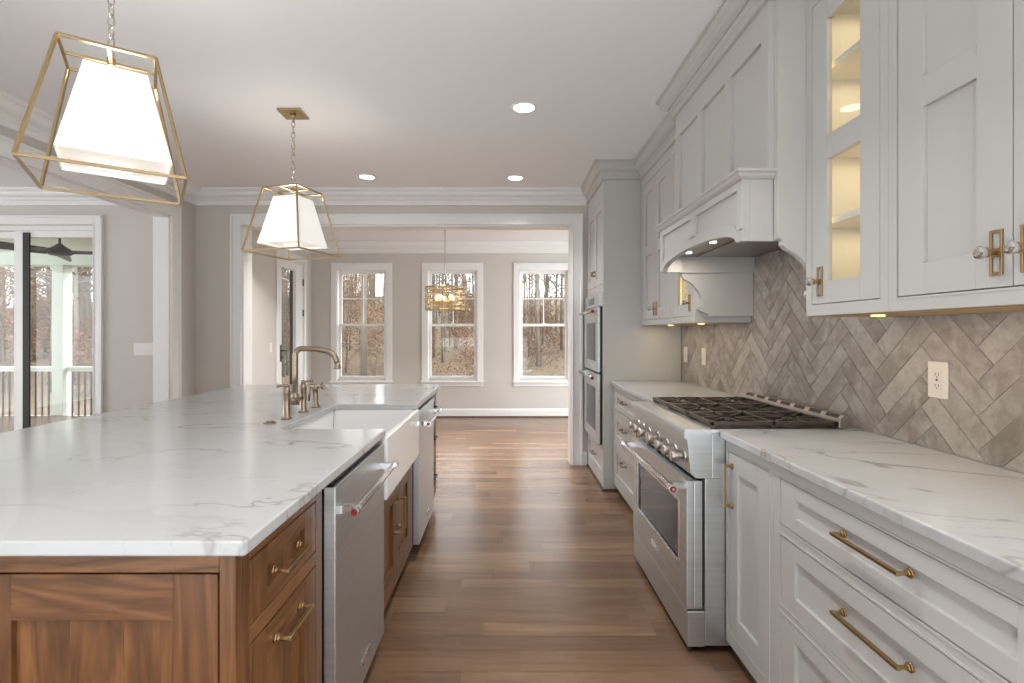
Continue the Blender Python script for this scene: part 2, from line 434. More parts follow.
def casing(fc, pl, a0, a1, z1, w=.105, z0=0, t=.022, legs=True, mat='trim'):
    mb = MB()
    def piece(b0, b1, c0, c1): mb.fbox(fc, pl, b0, b1, c0, c1, -t, 0)
    if legs:
        piece(a0-w, a0, z0, z1+w); piece(a1, a1+w, z0, z1+w)
        mb.fbox(fc, pl, a0-w, a0-w+.022, z0, z1+w, -t-.012, -t); mb.fbox(fc, pl, a1+w-.022, a1+w, z0, z1+w, -t-.012, -t)
        mb.fbox(fc, pl, a0-.012, a0, z0, z1+.012, -t-.006, -t); mb.fbox(fc, pl, a1, a1+.012, z0, z1+.012, -t-.006, -t)
    piece(a0, a1, z1, z1+w); mb.fbox(fc, pl, a0-w, a1+w, z1+w-.022, z1+w, -t-.013, -t)
    mb.fbox(fc, pl, a0, a1, z1, z1+.012, -t-.006, -t)
    return mb
trim(casing('-Y', Y_END, OX0, OX1, OZ), bevel=.003)
jb = MB().box(OX0-.001, OX0+.016, Y_END-.001, Y_END+.171, 0, OZ).box(OX1-.016, OX1+.001, Y_END-.001, Y_END+.171, 0, OZ).box(OX0, OX1, Y_END-.001, Y_END+.171, OZ-.016, OZ+.001)
trim(jb)
trim(casing('+X', X_L, LY0, LY1, LZ, .125), bevel=.003)
trim(casing('-X', X_L-.125, LY0, LY1, LZ, .11))
trim(MB().box(X_L-.126, X_L+.001, LY1-.014, LY1+.001, 0, LZ).box(X_L-.126, X_L+.001, LY0, LY1, LZ-.014, LZ+.001).box(X_L-.126, X_L+.001, LY0-.001, LY0+.014, 0, LZ))
trim(casing('-Y', Y_END, SX0, SX1, SZ, .09), bevel=.003)
def baseboard(name, path):
    prof = [(0, 0), (.016, 0), (.016, .105), (.012, .118), (.006, .135), (0, .135)]
    struct(MB().sweep(path, prof, 0).build(name, 'trim'))
def shoe(name, path):
    prof = [(0, 0), (.030, 0), (.028, .010), (.022, .018), (0, .018)]
    struct(MB().sweep(path, prof, 0).build(name, 'toe'))
baseboard('baseboard_far', [(BX1, Y_FAR), (BX0, Y_FAR)]); shoe('baseboard_far_shoe', [(BX1, Y_FAR), (BX0, Y_FAR)])
baseboard('baseboard_breakfast_left', [(BX0, DY0-.11), (BX0, Y_END+.17)])
baseboard('baseboard_left', [(X_L, Y_END), (X_L, LY1+.126)])
baseboard('baseboard_back', [(OX0-.106, Y_END), (X_L, Y_END)])
baseboard('baseboard_back_right', [(.82, Y_END), (OX1+.106, Y_END)])
baseboard('baseboard_family', [(X_L-.125, Y_END), (SX1+.09, Y_END)])

# ---------------------------------------------------------------- windows of the breakfast room
for i, c in enumerate(WC):
    fr = MB()
    x0, x1 = c-WW, c+WW; yf = Y_FAR
    for a, b in ((x0-.089, x0), (x1, x1+.089)):
        fr.box(a, b, yf-.022, yf, .56, WZ1+.105)
    fr.box(x0, x1, yf-.022, yf, WZ1, WZ1+.105); fr.box(x0-.089, x1+.089, yf-.034, yf-.022, WZ1+.083, WZ1+.105)
    fr.box(x0-.105, x1+.105, yf-.055, yf+.03, .545, .568)          # stool
    fr.box(x0-.089, x1+.089, yf-.02, yf, .485, .545)              # apron
    # jamb liner
    fr.box(x0, x0+.014, yf-.01, yf+.155, .568, WZ1).box(x1-.014, x1, yf-.01, yf+.155, .568, WZ1).box(x0, x1, yf-.01, yf+.155, WZ1-.014, WZ1).box(x0, x1, yf+.02, yf+.155, .568, .60)
    wo = struct(fr.build('window_%d' % (i+1), 'trim', bevel=.002))
    zm = 1.446
    def sash(za, zb, yy, s=.040):
        sb = MB().box(x0+.014, x0+.014+s, yy, yy+.03, za, zb).box(x1-.014-s, x1-.014, yy, yy+.03, za, zb).box(x0+.054, x1-.054, yy, yy+.03, za, za+s).box(x0+.054, x1-.054, yy, yy+.03, zb-s, zb)
        if za > 1.2 and i == 0:
            sb.box(c-.008, c+.008, yy+.008, yy+.022, za+s, zb-s); zz = (za+zb)/2; sb.box(x0+.054, x1-.054, yy+.008, yy+.022, zz-.008, zz+.008)
        if za > 1.2 and i == 1:
            sb.box(c-.008, c+.008, yy+.008, yy+.022, za+s, zb-s); zz = (za+zb)/2; sb.box(x0+.054, x1-.054, yy+.008, yy+.022, zz-.008, zz+.008)
        if za > 1.2 and i == 2:
            sb.box(c-.008, c+.008, yy+.008, yy+.022, za+s, zb-s); zz = (za+zb)/2; sb.box(x0+.054, x1-.054, yy+.008, yy+.022, zz-.008, zz+.008)
        so = struct(sb.build('sash', 'trim', wo, bevel=.002))
        gl = MB().box(x0+.05, x1-.05, yy+.013, yy+.016, za+.03, zb-.03); struct(gl.build('pane', 'glass', so))
    sash(zm-.02, WZ1-.014, yf+.085); sash(.60, zm+.02, yf+.045)
    lk = MB().box(c-.03, c+.03, yf+.035, yf+.05, zm+.02, zm+.032); struct(lk.build('sash_lock', 'trim', wo))

# ---------------------------------------------------------------- glazed side door of the breakfast room
dcas = casing('+X', BX0, DY0, DY1, DZ, .095, t=.012)
dcas.box(BX0-.15, BX0+.001, DY0, DY0+.02, 0, DZ).box(BX0-.15, BX0+.001, DY1-.02, DY1, 0, DZ).box(BX0-.15, BX0+.001, DY0, DY1, DZ-.02, DZ)
dr = struct(dcas.build('door_1', 'trim', bevel=.003))
ly0, ly1 = DY0+.022, DY1-.022
leaf = MB(); X0, X1 = BX0-.047, BX0-.002; gy0, gy1, gz0, gz1 = 6.955, 7.44, .28, 2.225
leaf.box(X0, X1, ly0, gy0, .01, DZ-.022).box(X0, X1, gy1, ly1, .01, DZ-.022).box(X0, X1, gy0, gy1, .01, gz0).box(X0, X1, gy0, gy1, gz1, DZ-.022)
lf = struct(leaf.build('door_leaf', 'trim', dr, bevel=.002))
struct(MB().box(X0+.018, X0+.022, gy0, gy1, gz0, gz1).build('pane', 'glass', lf))
hb = MB().box(X1, X1+.008, ly0+.022, ly0+.062, .93, 1.16)
hb.cyl((X1+.008, ly0+.04, 1.08), (X1+.06, ly0+.04, 1.08), .011).cyl((X1+.055, ly0+.04, 1.08), (X1+.055, ly0+.16, 1.08), .009)
hb.cyl((X1+.008, ly0+.04, .99), (X1+.03, ly0+.04, .99), .014)
struct(hb.build('door_handle', 'darkmetal', lf))
for z in (.45, 1.25, 1.62, 2.08):
    if z == 1.25: continue
    struct(MB().box(BX0-.012, BX0+.004, ly1-.004, ly1+.022, z-.05, z+.05).cyl((BX0+.006, ly1+.008, z-.05), (BX0+.006, ly1+.008, z+.05), .007).build('hinge', 'darkmetal', dr))
# dark siding return of the house seen through that door
struct(MB().box(-3.352, -3.20, 7.94, 8.168, -.1, 2.6).build('wall_exterior_corner', 'screen'))
# ---------------------------------------------------------------- sliding door of the family room
so = MB(); yj = Y_END+.02
so.box(SX0, SX0+.03, yj, Y_END+.15, 0, SZ).box(SX1-.015, SX1, yj, Y_END+.15, 0, SZ).box(SX0, SX1, yj, Y_END+.15, SZ-.05, SZ).box(SX0, SX1, yj, Y_END+.15, 0, .03)
sl = struct(so.build('door_2', 'trim', bevel=.002))
def slide(xa, xb, yy, st=.10, rt=.085):
    m = MB().box(xa, xa+st, yy, yy+.045, .03, SZ-.05).box(xb-.02, xb, yy, yy+.045, .03, SZ-.05).box(xa+st, xb-.02, yy, yy+.045, SZ-.05-rt+.02, SZ-.05).box(xa+st, xb-.02, yy, yy+.045, .03, .20)
    o = struct(m.build('door_leaf', 'trim', sl, bevel=.002)); struct(MB().box(xa+st-.005, xb-.015, yy+.02, yy+.024, .19, SZ-.1).build('pane', 'glass', o)); return o
slide(-4.948, SX1-.015, Y_END+.04); slide(-5.85, -4.90, Y_END+.095); slide(SX0+.03, -5.80, Y_END+.04)
struct(MB().box(-4.845, -4.780, Y_END+.022, Y_END+.038, .03, SZ-.07).build('screen_frame', 'gap', sl))

# ---------------------------------------------------------------- shared hardware builders
def pull(fc, pl, a, z, L, parent, mat='brass', vertical=False, name='handle', sd=.032, r=.0055, feet=True):
    """bar pull standing off the front plane, rosettes at both posts"""
    mb = MB(); sgn = -1 if fc == '-X' else 1
    def P(da, dz, d):
        if vertical: da, dz = dz, da
        if fc == '-Y': return (a+da, pl-d, z+dz)
        return (pl+sgn*d, a+da, z+dz)
    h = L/2
    for e in (-1, 1):
        mb.cyl(P(e*(h-.006), 0, 0), P(e*(h-.006), 0, .006), .0115, n=14)
        mb.cyl(P(e*(h-.006), 0, .006), P(e*(h-.006), 0, .011), .0085, n=12)
        mb.cyl(P(e*(h-.006), 0, .009), P(e*(h-.006), 0, sd), r, n=10)
    mb.bar(P(-h, 0, sd), P(h, 0, sd), .0105, .0095)
    return mb.build(name, mat, parent, bevel=.0015)
def knob(fc, pl, a, z, parent):
    mb = MB(); s = -1
    x = pl
    for (b0, b1, c0, c1) in ((-.0155,-.0095,-.053,.053), (.0095,.0155,-.053,.053), (-.0095,.0095,-.053,-.045), (-.0095,.0095,.045,.053)):
        mb.box(x-.005, x, a+b0, a+b1, z+c0, z+c1)
    mb.box(x-.004, x, a-.011, a+.011, z-.010, z+.010)
    mb.cyl((x-.004, a, z), (x-.022, a, z), .0055, .008)
    mb.cyl((x-.022, a, z), (x-.027, a, z), .012)
    k = mb.build('handle', 'brass', parent, bevel=.001)
    q = MB().lathe((x-.030, a, z), [(.009, .003), (.0145, -.003), (.016, -.009), (.0145, -.015), (.009, -.019), (.004, -.020)], 8, 'X', smooth=False)
    q.build('crystal_knob', 'crystal', k)
    return k
def shaker(fc, pl, a0, a1, z0, z1, st, rt, rb, parent, mat, name='door', mids=(), t=.020, rec=.012, wal=False, inlay=None):
    """flat frame with recessed panel(s); mids = [(z0,z1)] extra cross rails"""
    mb = MB(); mb.m = 0
    mb.fbox(fc, pl, a0, a0+st, z0, z1, 0, t); mb.fbox(fc, pl, a1-st, a1, z0, z1, 0, t)
    mb.m = 1 if wal else 0
    mb.fbox(fc, pl, a0+st, a1-st, z0, z0+rb, 0, t); mb.fbox(fc, pl, a0+st, a1-st, z1-rt, z1, 0, t)
    for m0, m1 in mids: mb.fbox(fc, pl, a0+st, a1-st, m0, m1, 0, t)
    mb.m = 0
    if inlay is None and wal:
        A, B = a0+st-.002, a1-st+.002; nb = max(1, round((B-A)/.11))
        for i in range(nb): mb.fbox(fc, pl, A+(B-A)*i/nb, A+(B-A)*(i+1)/nb, z0+rb-.002, z1-rt+.002, rec, t-.002)
    elif inlay is None: mb.fbox(fc, pl, a0+st-.002, a1-st+.002, z0+rb-.002, z1-rt+.002, rec, t-.002)
    return mb.build(name, mat, parent, bevel=.0009, seg=1)
GAP = .0032
def carcass(fc, pl, a0, a1, z0, z1, depth, openings, parent, mat, name='body', frame_t=.022):
    """box behind, face frame in front with rectangular openings [(a0,a1,z0,z1)] stacked in columns"""
    mb = MB(); mb.fbox(fc, pl, a0, a1, z0, z1, frame_t+.004, depth)
    mb.m = 1
    for o in openings: mb.fbox(fc, pl, o[0]-.004, o[1]+.004, o[2]-.004, o[3]+.004, frame_t+.001, frame_t+.0045)  # dark backing paints the shade in gaps around doors and drawers
    mb.m = 0
    for o in openings:
        q = .006; e = -.0022
        mb.fbox(fc, pl, o[0]-q, o[0], o[2]-q, o[3]+q, e, 0); mb.fbox(fc, pl, o[1], o[1]+q, o[2]-q, o[3]+q, e, 0)
        mb.fbox(fc, pl, o[0], o[1], o[2]-q, o[2], e, 0); mb.fbox(fc, pl, o[0], o[1], o[3], o[3]+q, e, 0)
    cols = sorted(set((o[0], o[1]) for o in openings)); x = a0
    for c0, c1 in cols:
        if c0 > x+1e-4: mb.fbox(fc, pl, x, c0, z0, z1, 0, frame_t+.002)
        zs = sorted((o[2], o[3]) for o in openings if o[0] == c0); zz = z0
        for q0, q1 in zs:
            if q0 > zz+1e-4: mb.fbox(fc, pl, c0, c1, zz, q0, 0, frame_t+.002)
            zz = q1
        if z1 > zz+1e-4: mb.fbox(fc, pl, c0, c1, zz, z1, 0, frame_t+.002)
        x = c1
    if a1 > x+1e-4: mb.fbox(fc, pl, x, a1, z0, z1, 0, frame_t+.002)
    return mb.build(name, [mat, 'toe'], parent)

# ---------------------------------------------------------------- right base run
XF = .905; XB = 1.470
TOP = .888
def base_unit(y0, y1, label, doors=(), drawers=(), group='painted base cabinets along the range wall'):
    t = thing('base_cabinet', ((XF+XB)/2, (y0+y1)/2, 0), label, 'cabinet', group)
    ops = [(d[0], d[1], d[2], d[3]) for d in list(doors)+list(drawers)]
    carcass('-X', XF, y0+.0005, y1-.0005, .065, TOP, XB-XF, ops, t, 'cab')
    MB().box(XF+.035, XF+.06, y0+.0005, y1-.0005, 0.0, .065).build('toe_kick', 'toe', t)
    for d in doors:
        o = shaker('-X', XF, d[0]+GAP, d[1]-GAP, d[2]+GAP, d[3]-GAP, .075, .075, .075, t, 'cab', 'door')
        pull('-X', XF, d[1]-.035, d[3]-.135, .17, o, vertical=True)
    for d in drawers:
        h = d[3]-d[2]; rr = .045 if h < .2 else .052
        o = shaker('-X', XF, d[0]+GAP, d[1]-GAP, d[2]+GAP, d[3]-GAP, .078, rr, rr, t, 'cab', 'drawer')
        L = d[4] if len(d) > 4 else .26
        zc = (d[2]+d[3])/2+.016 if h < .2 else d[3]-.085
        pull('-X', XF, (d[0]+d[1])/2, zc, L, o, 'brass' if L > .2 else 'faucet')
    return t
YR0, YR1 = 2.095, 2.975      # range
base_unit(.78, 1.718, 'wide white three-drawer base cabinet with brass bar pulls, nearest the camera',
          drawers=[(.82, 1.675, .692, .846, .235), (.82, 1.675, .434, .660, .235), (.82, 1.675, .12, .405, .235)])
base_unit(1.718, YR0-.006, 'narrow white single-door base cabinet with upright brass pull beside the range',
          doors=[(1.748, 2.065, .12, .846)])
base_unit(YR1+.006, 3.46, 'white base cabinet hidden mostly behind the range on its far side', doors=[(3.01, 3.42, .12, .846)])
base_unit(3.46, 4.262, 'white three-drawer base cabinet between the range and the tall oven cabinet',
          drawers=[(3.50, 4.225, .692, .846, .13), (3.50, 4.225, .434, .660, .13), (3.50, 4.225, .12, .405, .13)])
def slabthing(mb, label):
    return tag(mb.build('countertop', 'quartz', bevel=.005, seg=3), label, 'countertop', 'veined white quartz countertops')
slabthing(MB().box(.88, 1.4765, .76, YR0-.004, .890, SLAB), 'white veined quartz countertop along the wall, on the near side of the range')
slabthing(MB().box(.88, 1.4765, YR1+.004, 4.262, .890, SLAB), 'white quartz countertop between the range and the tall oven cabinet')

# ---------------------------------------------------------------- herringbone backsplash
def clip(poly, ax, val, keep_less):
    out = []
    for i in range(len(poly)):
        a, b = poly[i-1], poly[i]
        ia = (a[ax] <= val) == keep_less; ib = (b[ax] <= val) == keep_less
        if ia != ib:
            t = (val-a[ax])/(b[ax]-a[ax]); out.append(tuple(a[k]+(b[k]-a[k])*t for k in (0, 1)))
        if ib: out.append(b)
    return out
TW, TN = .077, 4
tb = MB(); g = .0016; c45 = math.cos(PI/4)
BY0, BY1, BZ0, BZ1 = .775, 4.262, SLAB+.001, 1.80
for ix in range(-45, 75):
    for iy in range(-45, 75):
        m = (ix-iy) % (2*TN)
        if m == 0: r = (ix*TW+g, iy*TW+g, (ix+TN)*TW-g, (iy+1)*TW-g)
        elif m == 2*TN-1: r = (ix*TW+g, iy*TW+g, (ix+1)*TW-g, (iy+TN)*TW-g)
        else: continue
        q = [(r[0], r[1]), (r[2], r[1]), (r[2], r[3]), (r[0], r[3])]
        p = [((u-v)*c45+2.03, (u+v)*c45+.95) for u, v in q]
        for ax, val, kl in ((0, BY0, False), (0, BY1, True), (1, BZ0, False), (1, BZ1, True)):
            if len(p) > 2: p = clip(p, ax, val, kl)
        if len(p) < 3: continue
        ar = abs(sum(p[i-1][0]*p[i][1]-p[i][0]*p[i-1][1] for i in range(len(p))))/2
        if ar < 1e-5: continue
        tb.prism(p, 'X', 1.4780, 1.4835)
bs = tb.build('backsplash', 'tile'); bs['kind'] = 'structure'
struct(MB().box(1.4805, 1.499, BY0-.001, BY1+.003, SLAB-.01, BZ1).build('backsplash_grout', 'grout'))

# ---------------------------------------------------------------- upper cabinets
XU = 1.14; UZ0, UZ1 = 1.384, 2.60
UXB = 1.4765
def knobs_for(o, ya): knob('-X', XU, ya, 1.506, o)
def upper_pair(y0, y1, ysplit, label, group='painted wall cabinets'):
    t = thing('wall_cabinet', ((XU+UXB)/2, (y0+y1)/2, UZ0), label, 'cabinet', group)
    a0, a1 = y0+.034, y1-.034
    carcass('-X', XU, y0+.0005, y1-.0005, UZ0+.0, UZ1, UXB-XU, [(a0, a1, 1.423, 2.525)], t, 'cab')
    for b0, b1, s in ((a0, ysplit, 1), (ysplit, a1, -1)):
        o = shaker('-X', XU, b0+(GAP if s > 0 else .0015), b1-(GAP if s < 0 else .0015), 1.426, 2.522, .088, .086, .086, t, 'cab', 'door', mids=[(1.938, 2.020)])
        knob('-X', XU, (ysplit-.036) if s > 0 else (ysplit+.036), 1.506, o)
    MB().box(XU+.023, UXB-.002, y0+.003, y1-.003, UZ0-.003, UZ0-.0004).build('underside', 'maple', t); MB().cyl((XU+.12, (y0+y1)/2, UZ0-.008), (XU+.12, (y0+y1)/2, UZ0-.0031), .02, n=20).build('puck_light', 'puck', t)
    area('under_cabinet_light', (XU+.12, (y0+y1)/2, UZ0-.012), .02, 1.0*(y1-y0), (1, .78, .5), shape='RECTANGLE', sy=(y1-y0)*.8, parent=t)
    return t
def upper_glass(y0, y1, hand, label, group='painted wall cabinets'):
    t = thing('wall_cabinet', ((XU+UXB)/2, (y0+y1)/2, UZ0), label, 'cabinet', group)
    a0, a1 = y0+.034, y1-.034
    b = MB(); th = .018
    b.box(XU+.022, UXB, y0+.0005, y0+th, UZ0, UZ1).box(XU+.022, UXB, y1-th, y1-.0005, UZ0, UZ1)
    b.box(XU+.022, UXB, y0+th, y1-th, UZ0, 1.43).box(XU+.022, UXB, y0+th, y1-th, 2.515, UZ1)
    b.m = 1; b.box(UXB-.012, UXB-.001, y0+th, y1-th, 1.43, 2.515)
    b.box(XU+.024, UXB-.012, y0+th, y0+th+.003, 1.43, 2.515).box(XU+.024, UXB-.012, y1-th-.003, y1-th, 1.43, 2.515)
    b.m = 0
    for q in ((y0+.0005, a0), (a1, y1-.0005)): b.box(XU, XU+.022, q[0], q[1], UZ0, UZ1)
    b.box(XU, XU+.022, a0, a1, UZ0, 1.423).box(XU, XU+.022, a0, a1, 2.525, UZ1)
    b.build('body', ['cab', 'cabin'], t)
    for z in (1.712, 1.975, 2.268):
        MB().box(XU+.03, UXB-.013, y0+th+.003, y1-th-.003, z, z+.02).build('shelf', 'cabin', t)
    st = .085
    o = shaker('-X', XU, a0+GAP, a1-GAP, 1.426, 2.522, st, .086, .078, t, 'cab', 'door', mids=[(1.938, 2.022)], inlay=1)
    MB().box(XU+.012, XU+.015, a0+st, a1-st, 1.50, 2.44).build('glass_pane', 'glass', o)
    knob('-X', XU, (a1-.052) if hand > 0 else (a0+.052), 1.506, o)
    for yy in (a0+st-.016, a1-st+.016):  # added glowing strips imitate warm light on the door frame's inner edge
        MB().box(XU+.024, XU+.029, yy-.004, yy+.004, 1.45, 2.50).build('light_strip', 'led', t)
    for z in (1.705, 1.968, 2.262, 2.508):
        area('cabinet_light', ((XU+UXB)/2, (y0+y1)/2, z-.004), .16, .36, (1, .80, .50), shape='RECTANGLE', sy=.26, parent=t)
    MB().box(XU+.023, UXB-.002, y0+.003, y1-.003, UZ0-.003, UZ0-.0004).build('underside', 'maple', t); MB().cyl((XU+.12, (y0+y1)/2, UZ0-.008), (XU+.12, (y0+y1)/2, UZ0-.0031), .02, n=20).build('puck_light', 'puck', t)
    area('under_cabinet_light', (XU+.12, (y0+y1)/2, UZ0-.012), .02, 1.0*(y1-y0), (1, .78, .5), shape='RECTANGLE', sy=(y1-y0)*.8, parent=t)
    return t
HP0, HP1 = 1.932, 3.060       # outer faces of the hood flanks
upper_pair(.776, 1.516, 1.145, 'white two-door wall cabinet with crystal knobs, nearest the camera')
upper_glass(1.516, 1.930, 1, 'white wall cabinet with lit glass door beside the near side of the hood')
upper_glass(3.062, 3.49, -1, 'lit glass-door wall cabinet on the far side of the hood')
upper_pair(3.49, 4.262, 3.87, 'white two-door wall cabinet between the far glass-door cabinet and the tall oven cabinet')

# ---------------------------------------------------------------- range hood
hd = thing('range_hood', (1.2, 2.5, 1.42), 'white panelled mantel range hood with arched skirt above the range', 'range hood')
def flank_poly():
    pts = [(1.035, CEIL-.145), (1.035, 1.700), (1.038, 1.682), (1.052, 1.672), (1.052, 1.655), (1.066, 1.640), (1.090, 1.627), (1.115, 1.610), (1.140, 1.584),
           (1.160, 1.551), (1.171, 1.516), (1.174, 1.490), (1.160, 1.487), (1.150, 1.479), (1.147, 1.466), (1.154, 1.454), (1.172, 1.446), (1.196, 1.438), (1.208, 1.430), (1.212, 1.421), (1.4765, 1.421), (1.4765, CEIL-.145)]
    return pts
MB().prism(flank_poly(), 'Y', HP0, HP0+.030).build('side_panel', 'cab', hd, bevel=.0015)
MB().prism(flank_poly(), 'Y', HP1-.030, HP1).build('side_panel', 'cab', hd, bevel=.0015)
hy0, hy1 = HP0+.030, HP1-.030; XH = 1.014
bd = MB().box(XH+.016, 1.4765, hy0, hy1, 1.94, CEIL-.145)
nst = 4; stw = .060; pw = (hy1-hy0-4*stw)/3
for i in range(4): bd.box(XH, XH+.016, hy0+i*(pw+stw), hy0+i*(pw+stw)+stw, 1.945, 2.60)
for i in range(3):
    a = hy0+stw+i*(pw+stw); bd.box(XH, XH+.016, a, a+pw, 1.945, 2.035).box(XH, XH+.016, a, a+pw, 2.472, 2.60)
bd.build('chimney_panel', 'cab', hd, bevel=.001)
# mantel
mt = MB(); prof = [(0, 0), (.028, 0), (.030, -.010), (.020, -.016), (.016, -.026), (.006, -.034), (0, -.036)]
XS = .915; sy0, sy1 = 1.972, 3.010
mt.sweep([(1.051, sy0), (XS, sy0), (XS, sy1), (1.051, sy1)][::-1], [(-o, z) for o, z in prof][::-1], 1.950) if False else mt.sweep([(1.0375, sy1), (XS, sy1), (XS, sy0), (1.0375, sy0)], [(-o, z) for o, z in prof], 1.950)
mt.box(XS-.0005, 1.0375, sy0+.0, sy1-.0, 1.914, 1.9495)
mt.build('mantel', 'cab', hd)
# skirt with arched front
def arch(y):
    a0, a1 = sy0+.045, sy1-.045
    if y <= a0 or y >= a1: return 1.676
    u = (y-a0)/(a1-a0)*2-1
    return 1.676+.066*math.sqrt(max(0, 1-abs(u)**2.2))
ys = [sy0]+[sy0+.045+(sy1-sy0-.09)*i/36 for i in range(37)]+[sy1]
sk = MB()
sk.prism([(y, arch(y)) for y in ys]+[(sy1, 1.914), (sy0, 1.914)], 'X', XS+.012, XS+.03)
ys2 = ys
sk.prism([(y, arch(y)) for y in ys2]+[(y, arch(y)+.048) for y in ys2[::-1]], 'X', XS, XS+.012)
sk.box(XS, XS+.012, sy0, sy1, 1.882, 1.914)
for a, b in ((sy0, sy0+.045), ((sy0+sy1)/2-.033, (sy0+sy1)/2+.033), (sy1-.045, sy1)): sk.box(XS, XS+.012, a, b, 1.72 if a < 2 or b > 3 else arch((a+b)/2)+.04, 1.884)
sk.box(XS+.03, 1.0385, sy0, sy0+.018, 1.676, 1.914).box(XS+.03, 1.0385, sy1-.018, sy1, 1.676, 1.914)
sk.box(1.040, 1.4765, hy0, hy0+.016, 1.676, 1.94).box(1.040, 1.4765, hy1-.016, hy1, 1.676, 1.94)
sk.build('skirt', 'cab', hd, bevel=.001)
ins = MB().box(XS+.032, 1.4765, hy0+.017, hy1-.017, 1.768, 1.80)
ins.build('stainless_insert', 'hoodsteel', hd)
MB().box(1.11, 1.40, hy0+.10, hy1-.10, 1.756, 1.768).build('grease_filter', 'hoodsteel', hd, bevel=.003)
for y in (2.18, 2.50, 2.83):
    MB().cyl((1.02, y, 1.761), (1.02, y, 1.768), .017, n=18).build('lamp', 'puckw', hd)
area('hood_light', (1.02, 2.83, 1.757), .05, .9, (1, .9, .75), parent=hd); area('hood_light', (1.02, 2.18, 1.757), .05, .9, (1, .9, .75), parent=hd)

# ---------------------------------------------------------------- crown over the cabinets
XT = .8245; YT0 = 4.27
prof = [(o, z) for o, z in crown_prof(.145, .085)]
trim(MB().sweep([(XU, .776), (XU, HP0), (XH-.0, HP0), (XH-.0, HP1), (XU, HP1), (XU, YT0), (XT, YT0), (XT, Y_END-.001)], [(o, z) for o, z in prof], CEIL-.001), 'cab')
# frieze above the wall cabinets
MB_fr = MB().box(XU+.001, UXB, .777, HP0-.001, UZ1+.001, CEIL-.001).box(XU+.001, UXB, HP1+.001, YT0-.001, UZ1+.001, CEIL-.001).box(XH+.001, UXB, HP0, HP1, UZ1+.002, CEIL-.001)
trim(MB_fr, 'cab')

# ---------------------------------------------------------------- tall oven cabinet and the wall oven
oc = thing('oven_cabinet', (1.14, 4.685, 0), 'tall white oven cabinet reaching the ceiling beside the wide opening', 'cabinet')
ov0, ov1, oz0, oz1 = YT0+.045, Y_END-.045, .372, 1.665
b = MB()
b.box(XT, UXB, YT0, YT0+.02, .0, CEIL-.001).box(XT+.001, UXB, Y_END-.022, Y_END-.002, .0, CEIL-.001)
b.box(UXB-.02, UXB, YT0+.02, Y_END-.022, 0.02, CEIL-.002)
b.box(XT, XT+.02, YT0+.02, ov0, .02, CEIL-.002).box(XT, XT+.02, ov1, Y_END-.022, .02, CEIL-.002)
b.box(XT, XT+.02, ov0, ov1, .02, .095).box(XT, XT+.02, ov0, ov1, .335, oz0-.002).box(XT, XT+.02, ov0, ov1, oz1+.002, 1.737).box(XT, XT+.02, ov0, ov1, 2.451, CEIL-.002)
b.box(XT+.02, UXB-.02, YT0+.02, Y_END-.022, .345, oz0-.012).box(XT+.02, UXB-.02, YT0+.02, Y_END-.022, oz1+.012, 1.70).box(XT+.03, UXB-.02, YT0+.02, Y_END-.022, 1.75, 2.40)
b.box(XT+.03, UXB-.02, YT0+.02, Y_END-.022, .03, .32)
b.build('body', 'cab', oc, bevel=.001)
MB().sweep([(UXB, YT0-.0005), (XT-.0005, YT0-.0005), (XT-.0005, Y_END-.002)][::-1] if False else [(UXB-.3, YT0-.0005), (XT-.0005, YT0-.0005), (XT-.0005, Y_END-.002)], [(0, 0), (.012, 0), (.011, .010), (.007, .016), (0, .016)], 0).build('shoe_molding', 'toe', oc)
ym = (ov0+ov1)/2
for a0, a1, s in ((ov0, ym, 1), (ym, ov1, -1)):
    o = shaker('-X', XT, a0+GAP, a1-GAP, 1.740, 2.448, .062, .07, .07, oc, 'cab', 'door'); pull('-X', XT, ym-.028 if s > 0 else ym+.028, 1.86, .045, o, 'faucet', vertical=True, sd=.026)
o = shaker('-X', XT, ov0+GAP, ov1-GAP, .098, .332, .062, .05, .05, oc, 'cab', 'drawer'); pull('-X', XT, ym, .222, .13, o, 'faucet')
wo = thing('wall_oven', (1.1, ym, oz0), 'stainless double wall oven built into the tall cabinet', 'oven')
XO = .785
MB().box(XO+.045, 1.42, ov0+.004, ov1-.004, oz0+.004, oz1-.004).build('body', 'gap', wo)
cp = MB().box(XO+.008, XO+.045, ov0, ov1, 1.548, oz1-.001).build('control_panel', 'steel', wo, bevel=.003)
MB().box(XO+.006, XO+.0085, ov0+.22, ov1-.22, 1.575, 1.635).build('display', 'ovenglass', cp)
for k, (z0, z1) in enumerate(((.985, 1.540), (oz0+.003, .972))):
    d = MB()
    yy0, yy1 = ov0+.002, ov1-.002; wz0, wz1 = z0+.09, z1-.13; wy0, wy1 = yy0+.11, yy1-.11
    d.box(XO, XO+.02, yy0, wy0, z0, z1).box(XO, XO+.02, wy1, yy1, z0, z1).box(XO, XO+.02, wy0, wy1, z0, wz0).box(XO, XO+.02, wy0, wy1, wz1, z1)
    do = d.build('door', 'steel', wo, bevel=.002)
    MB().box(XO+.020, XO+.043, yy0, yy1, z0, z1).build('door_liner', 'black', do)
    MB().box(XO+.004, XO+.0195, wy0, wy1, wz0, wz1).build('window', 'ovenglass', do)
    if k == 0: MB().box(XO-.002, XO, ym-.05, ym+.05, z0+.025, z0+.05).build('badge', 'chrome', do)
    zh = z1-.035; hm = MB().cyl((XO-.045, yy0+.01, zh), (XO-.045, yy1-.01, zh), .0135, n=16)
    for yy in (yy0+.03, yy1-.03): hm.box(XO-.05, XO, yy-.012, yy+.012, zh-.012, zh+.010)
    ho = hm.build('handle', 'chrome', do)
    MB().cyl((XO-.045, yy0+.008, zh), (XO-.045, yy0+.018, zh), .0146, n=16).build('medallion', 'red', ho)

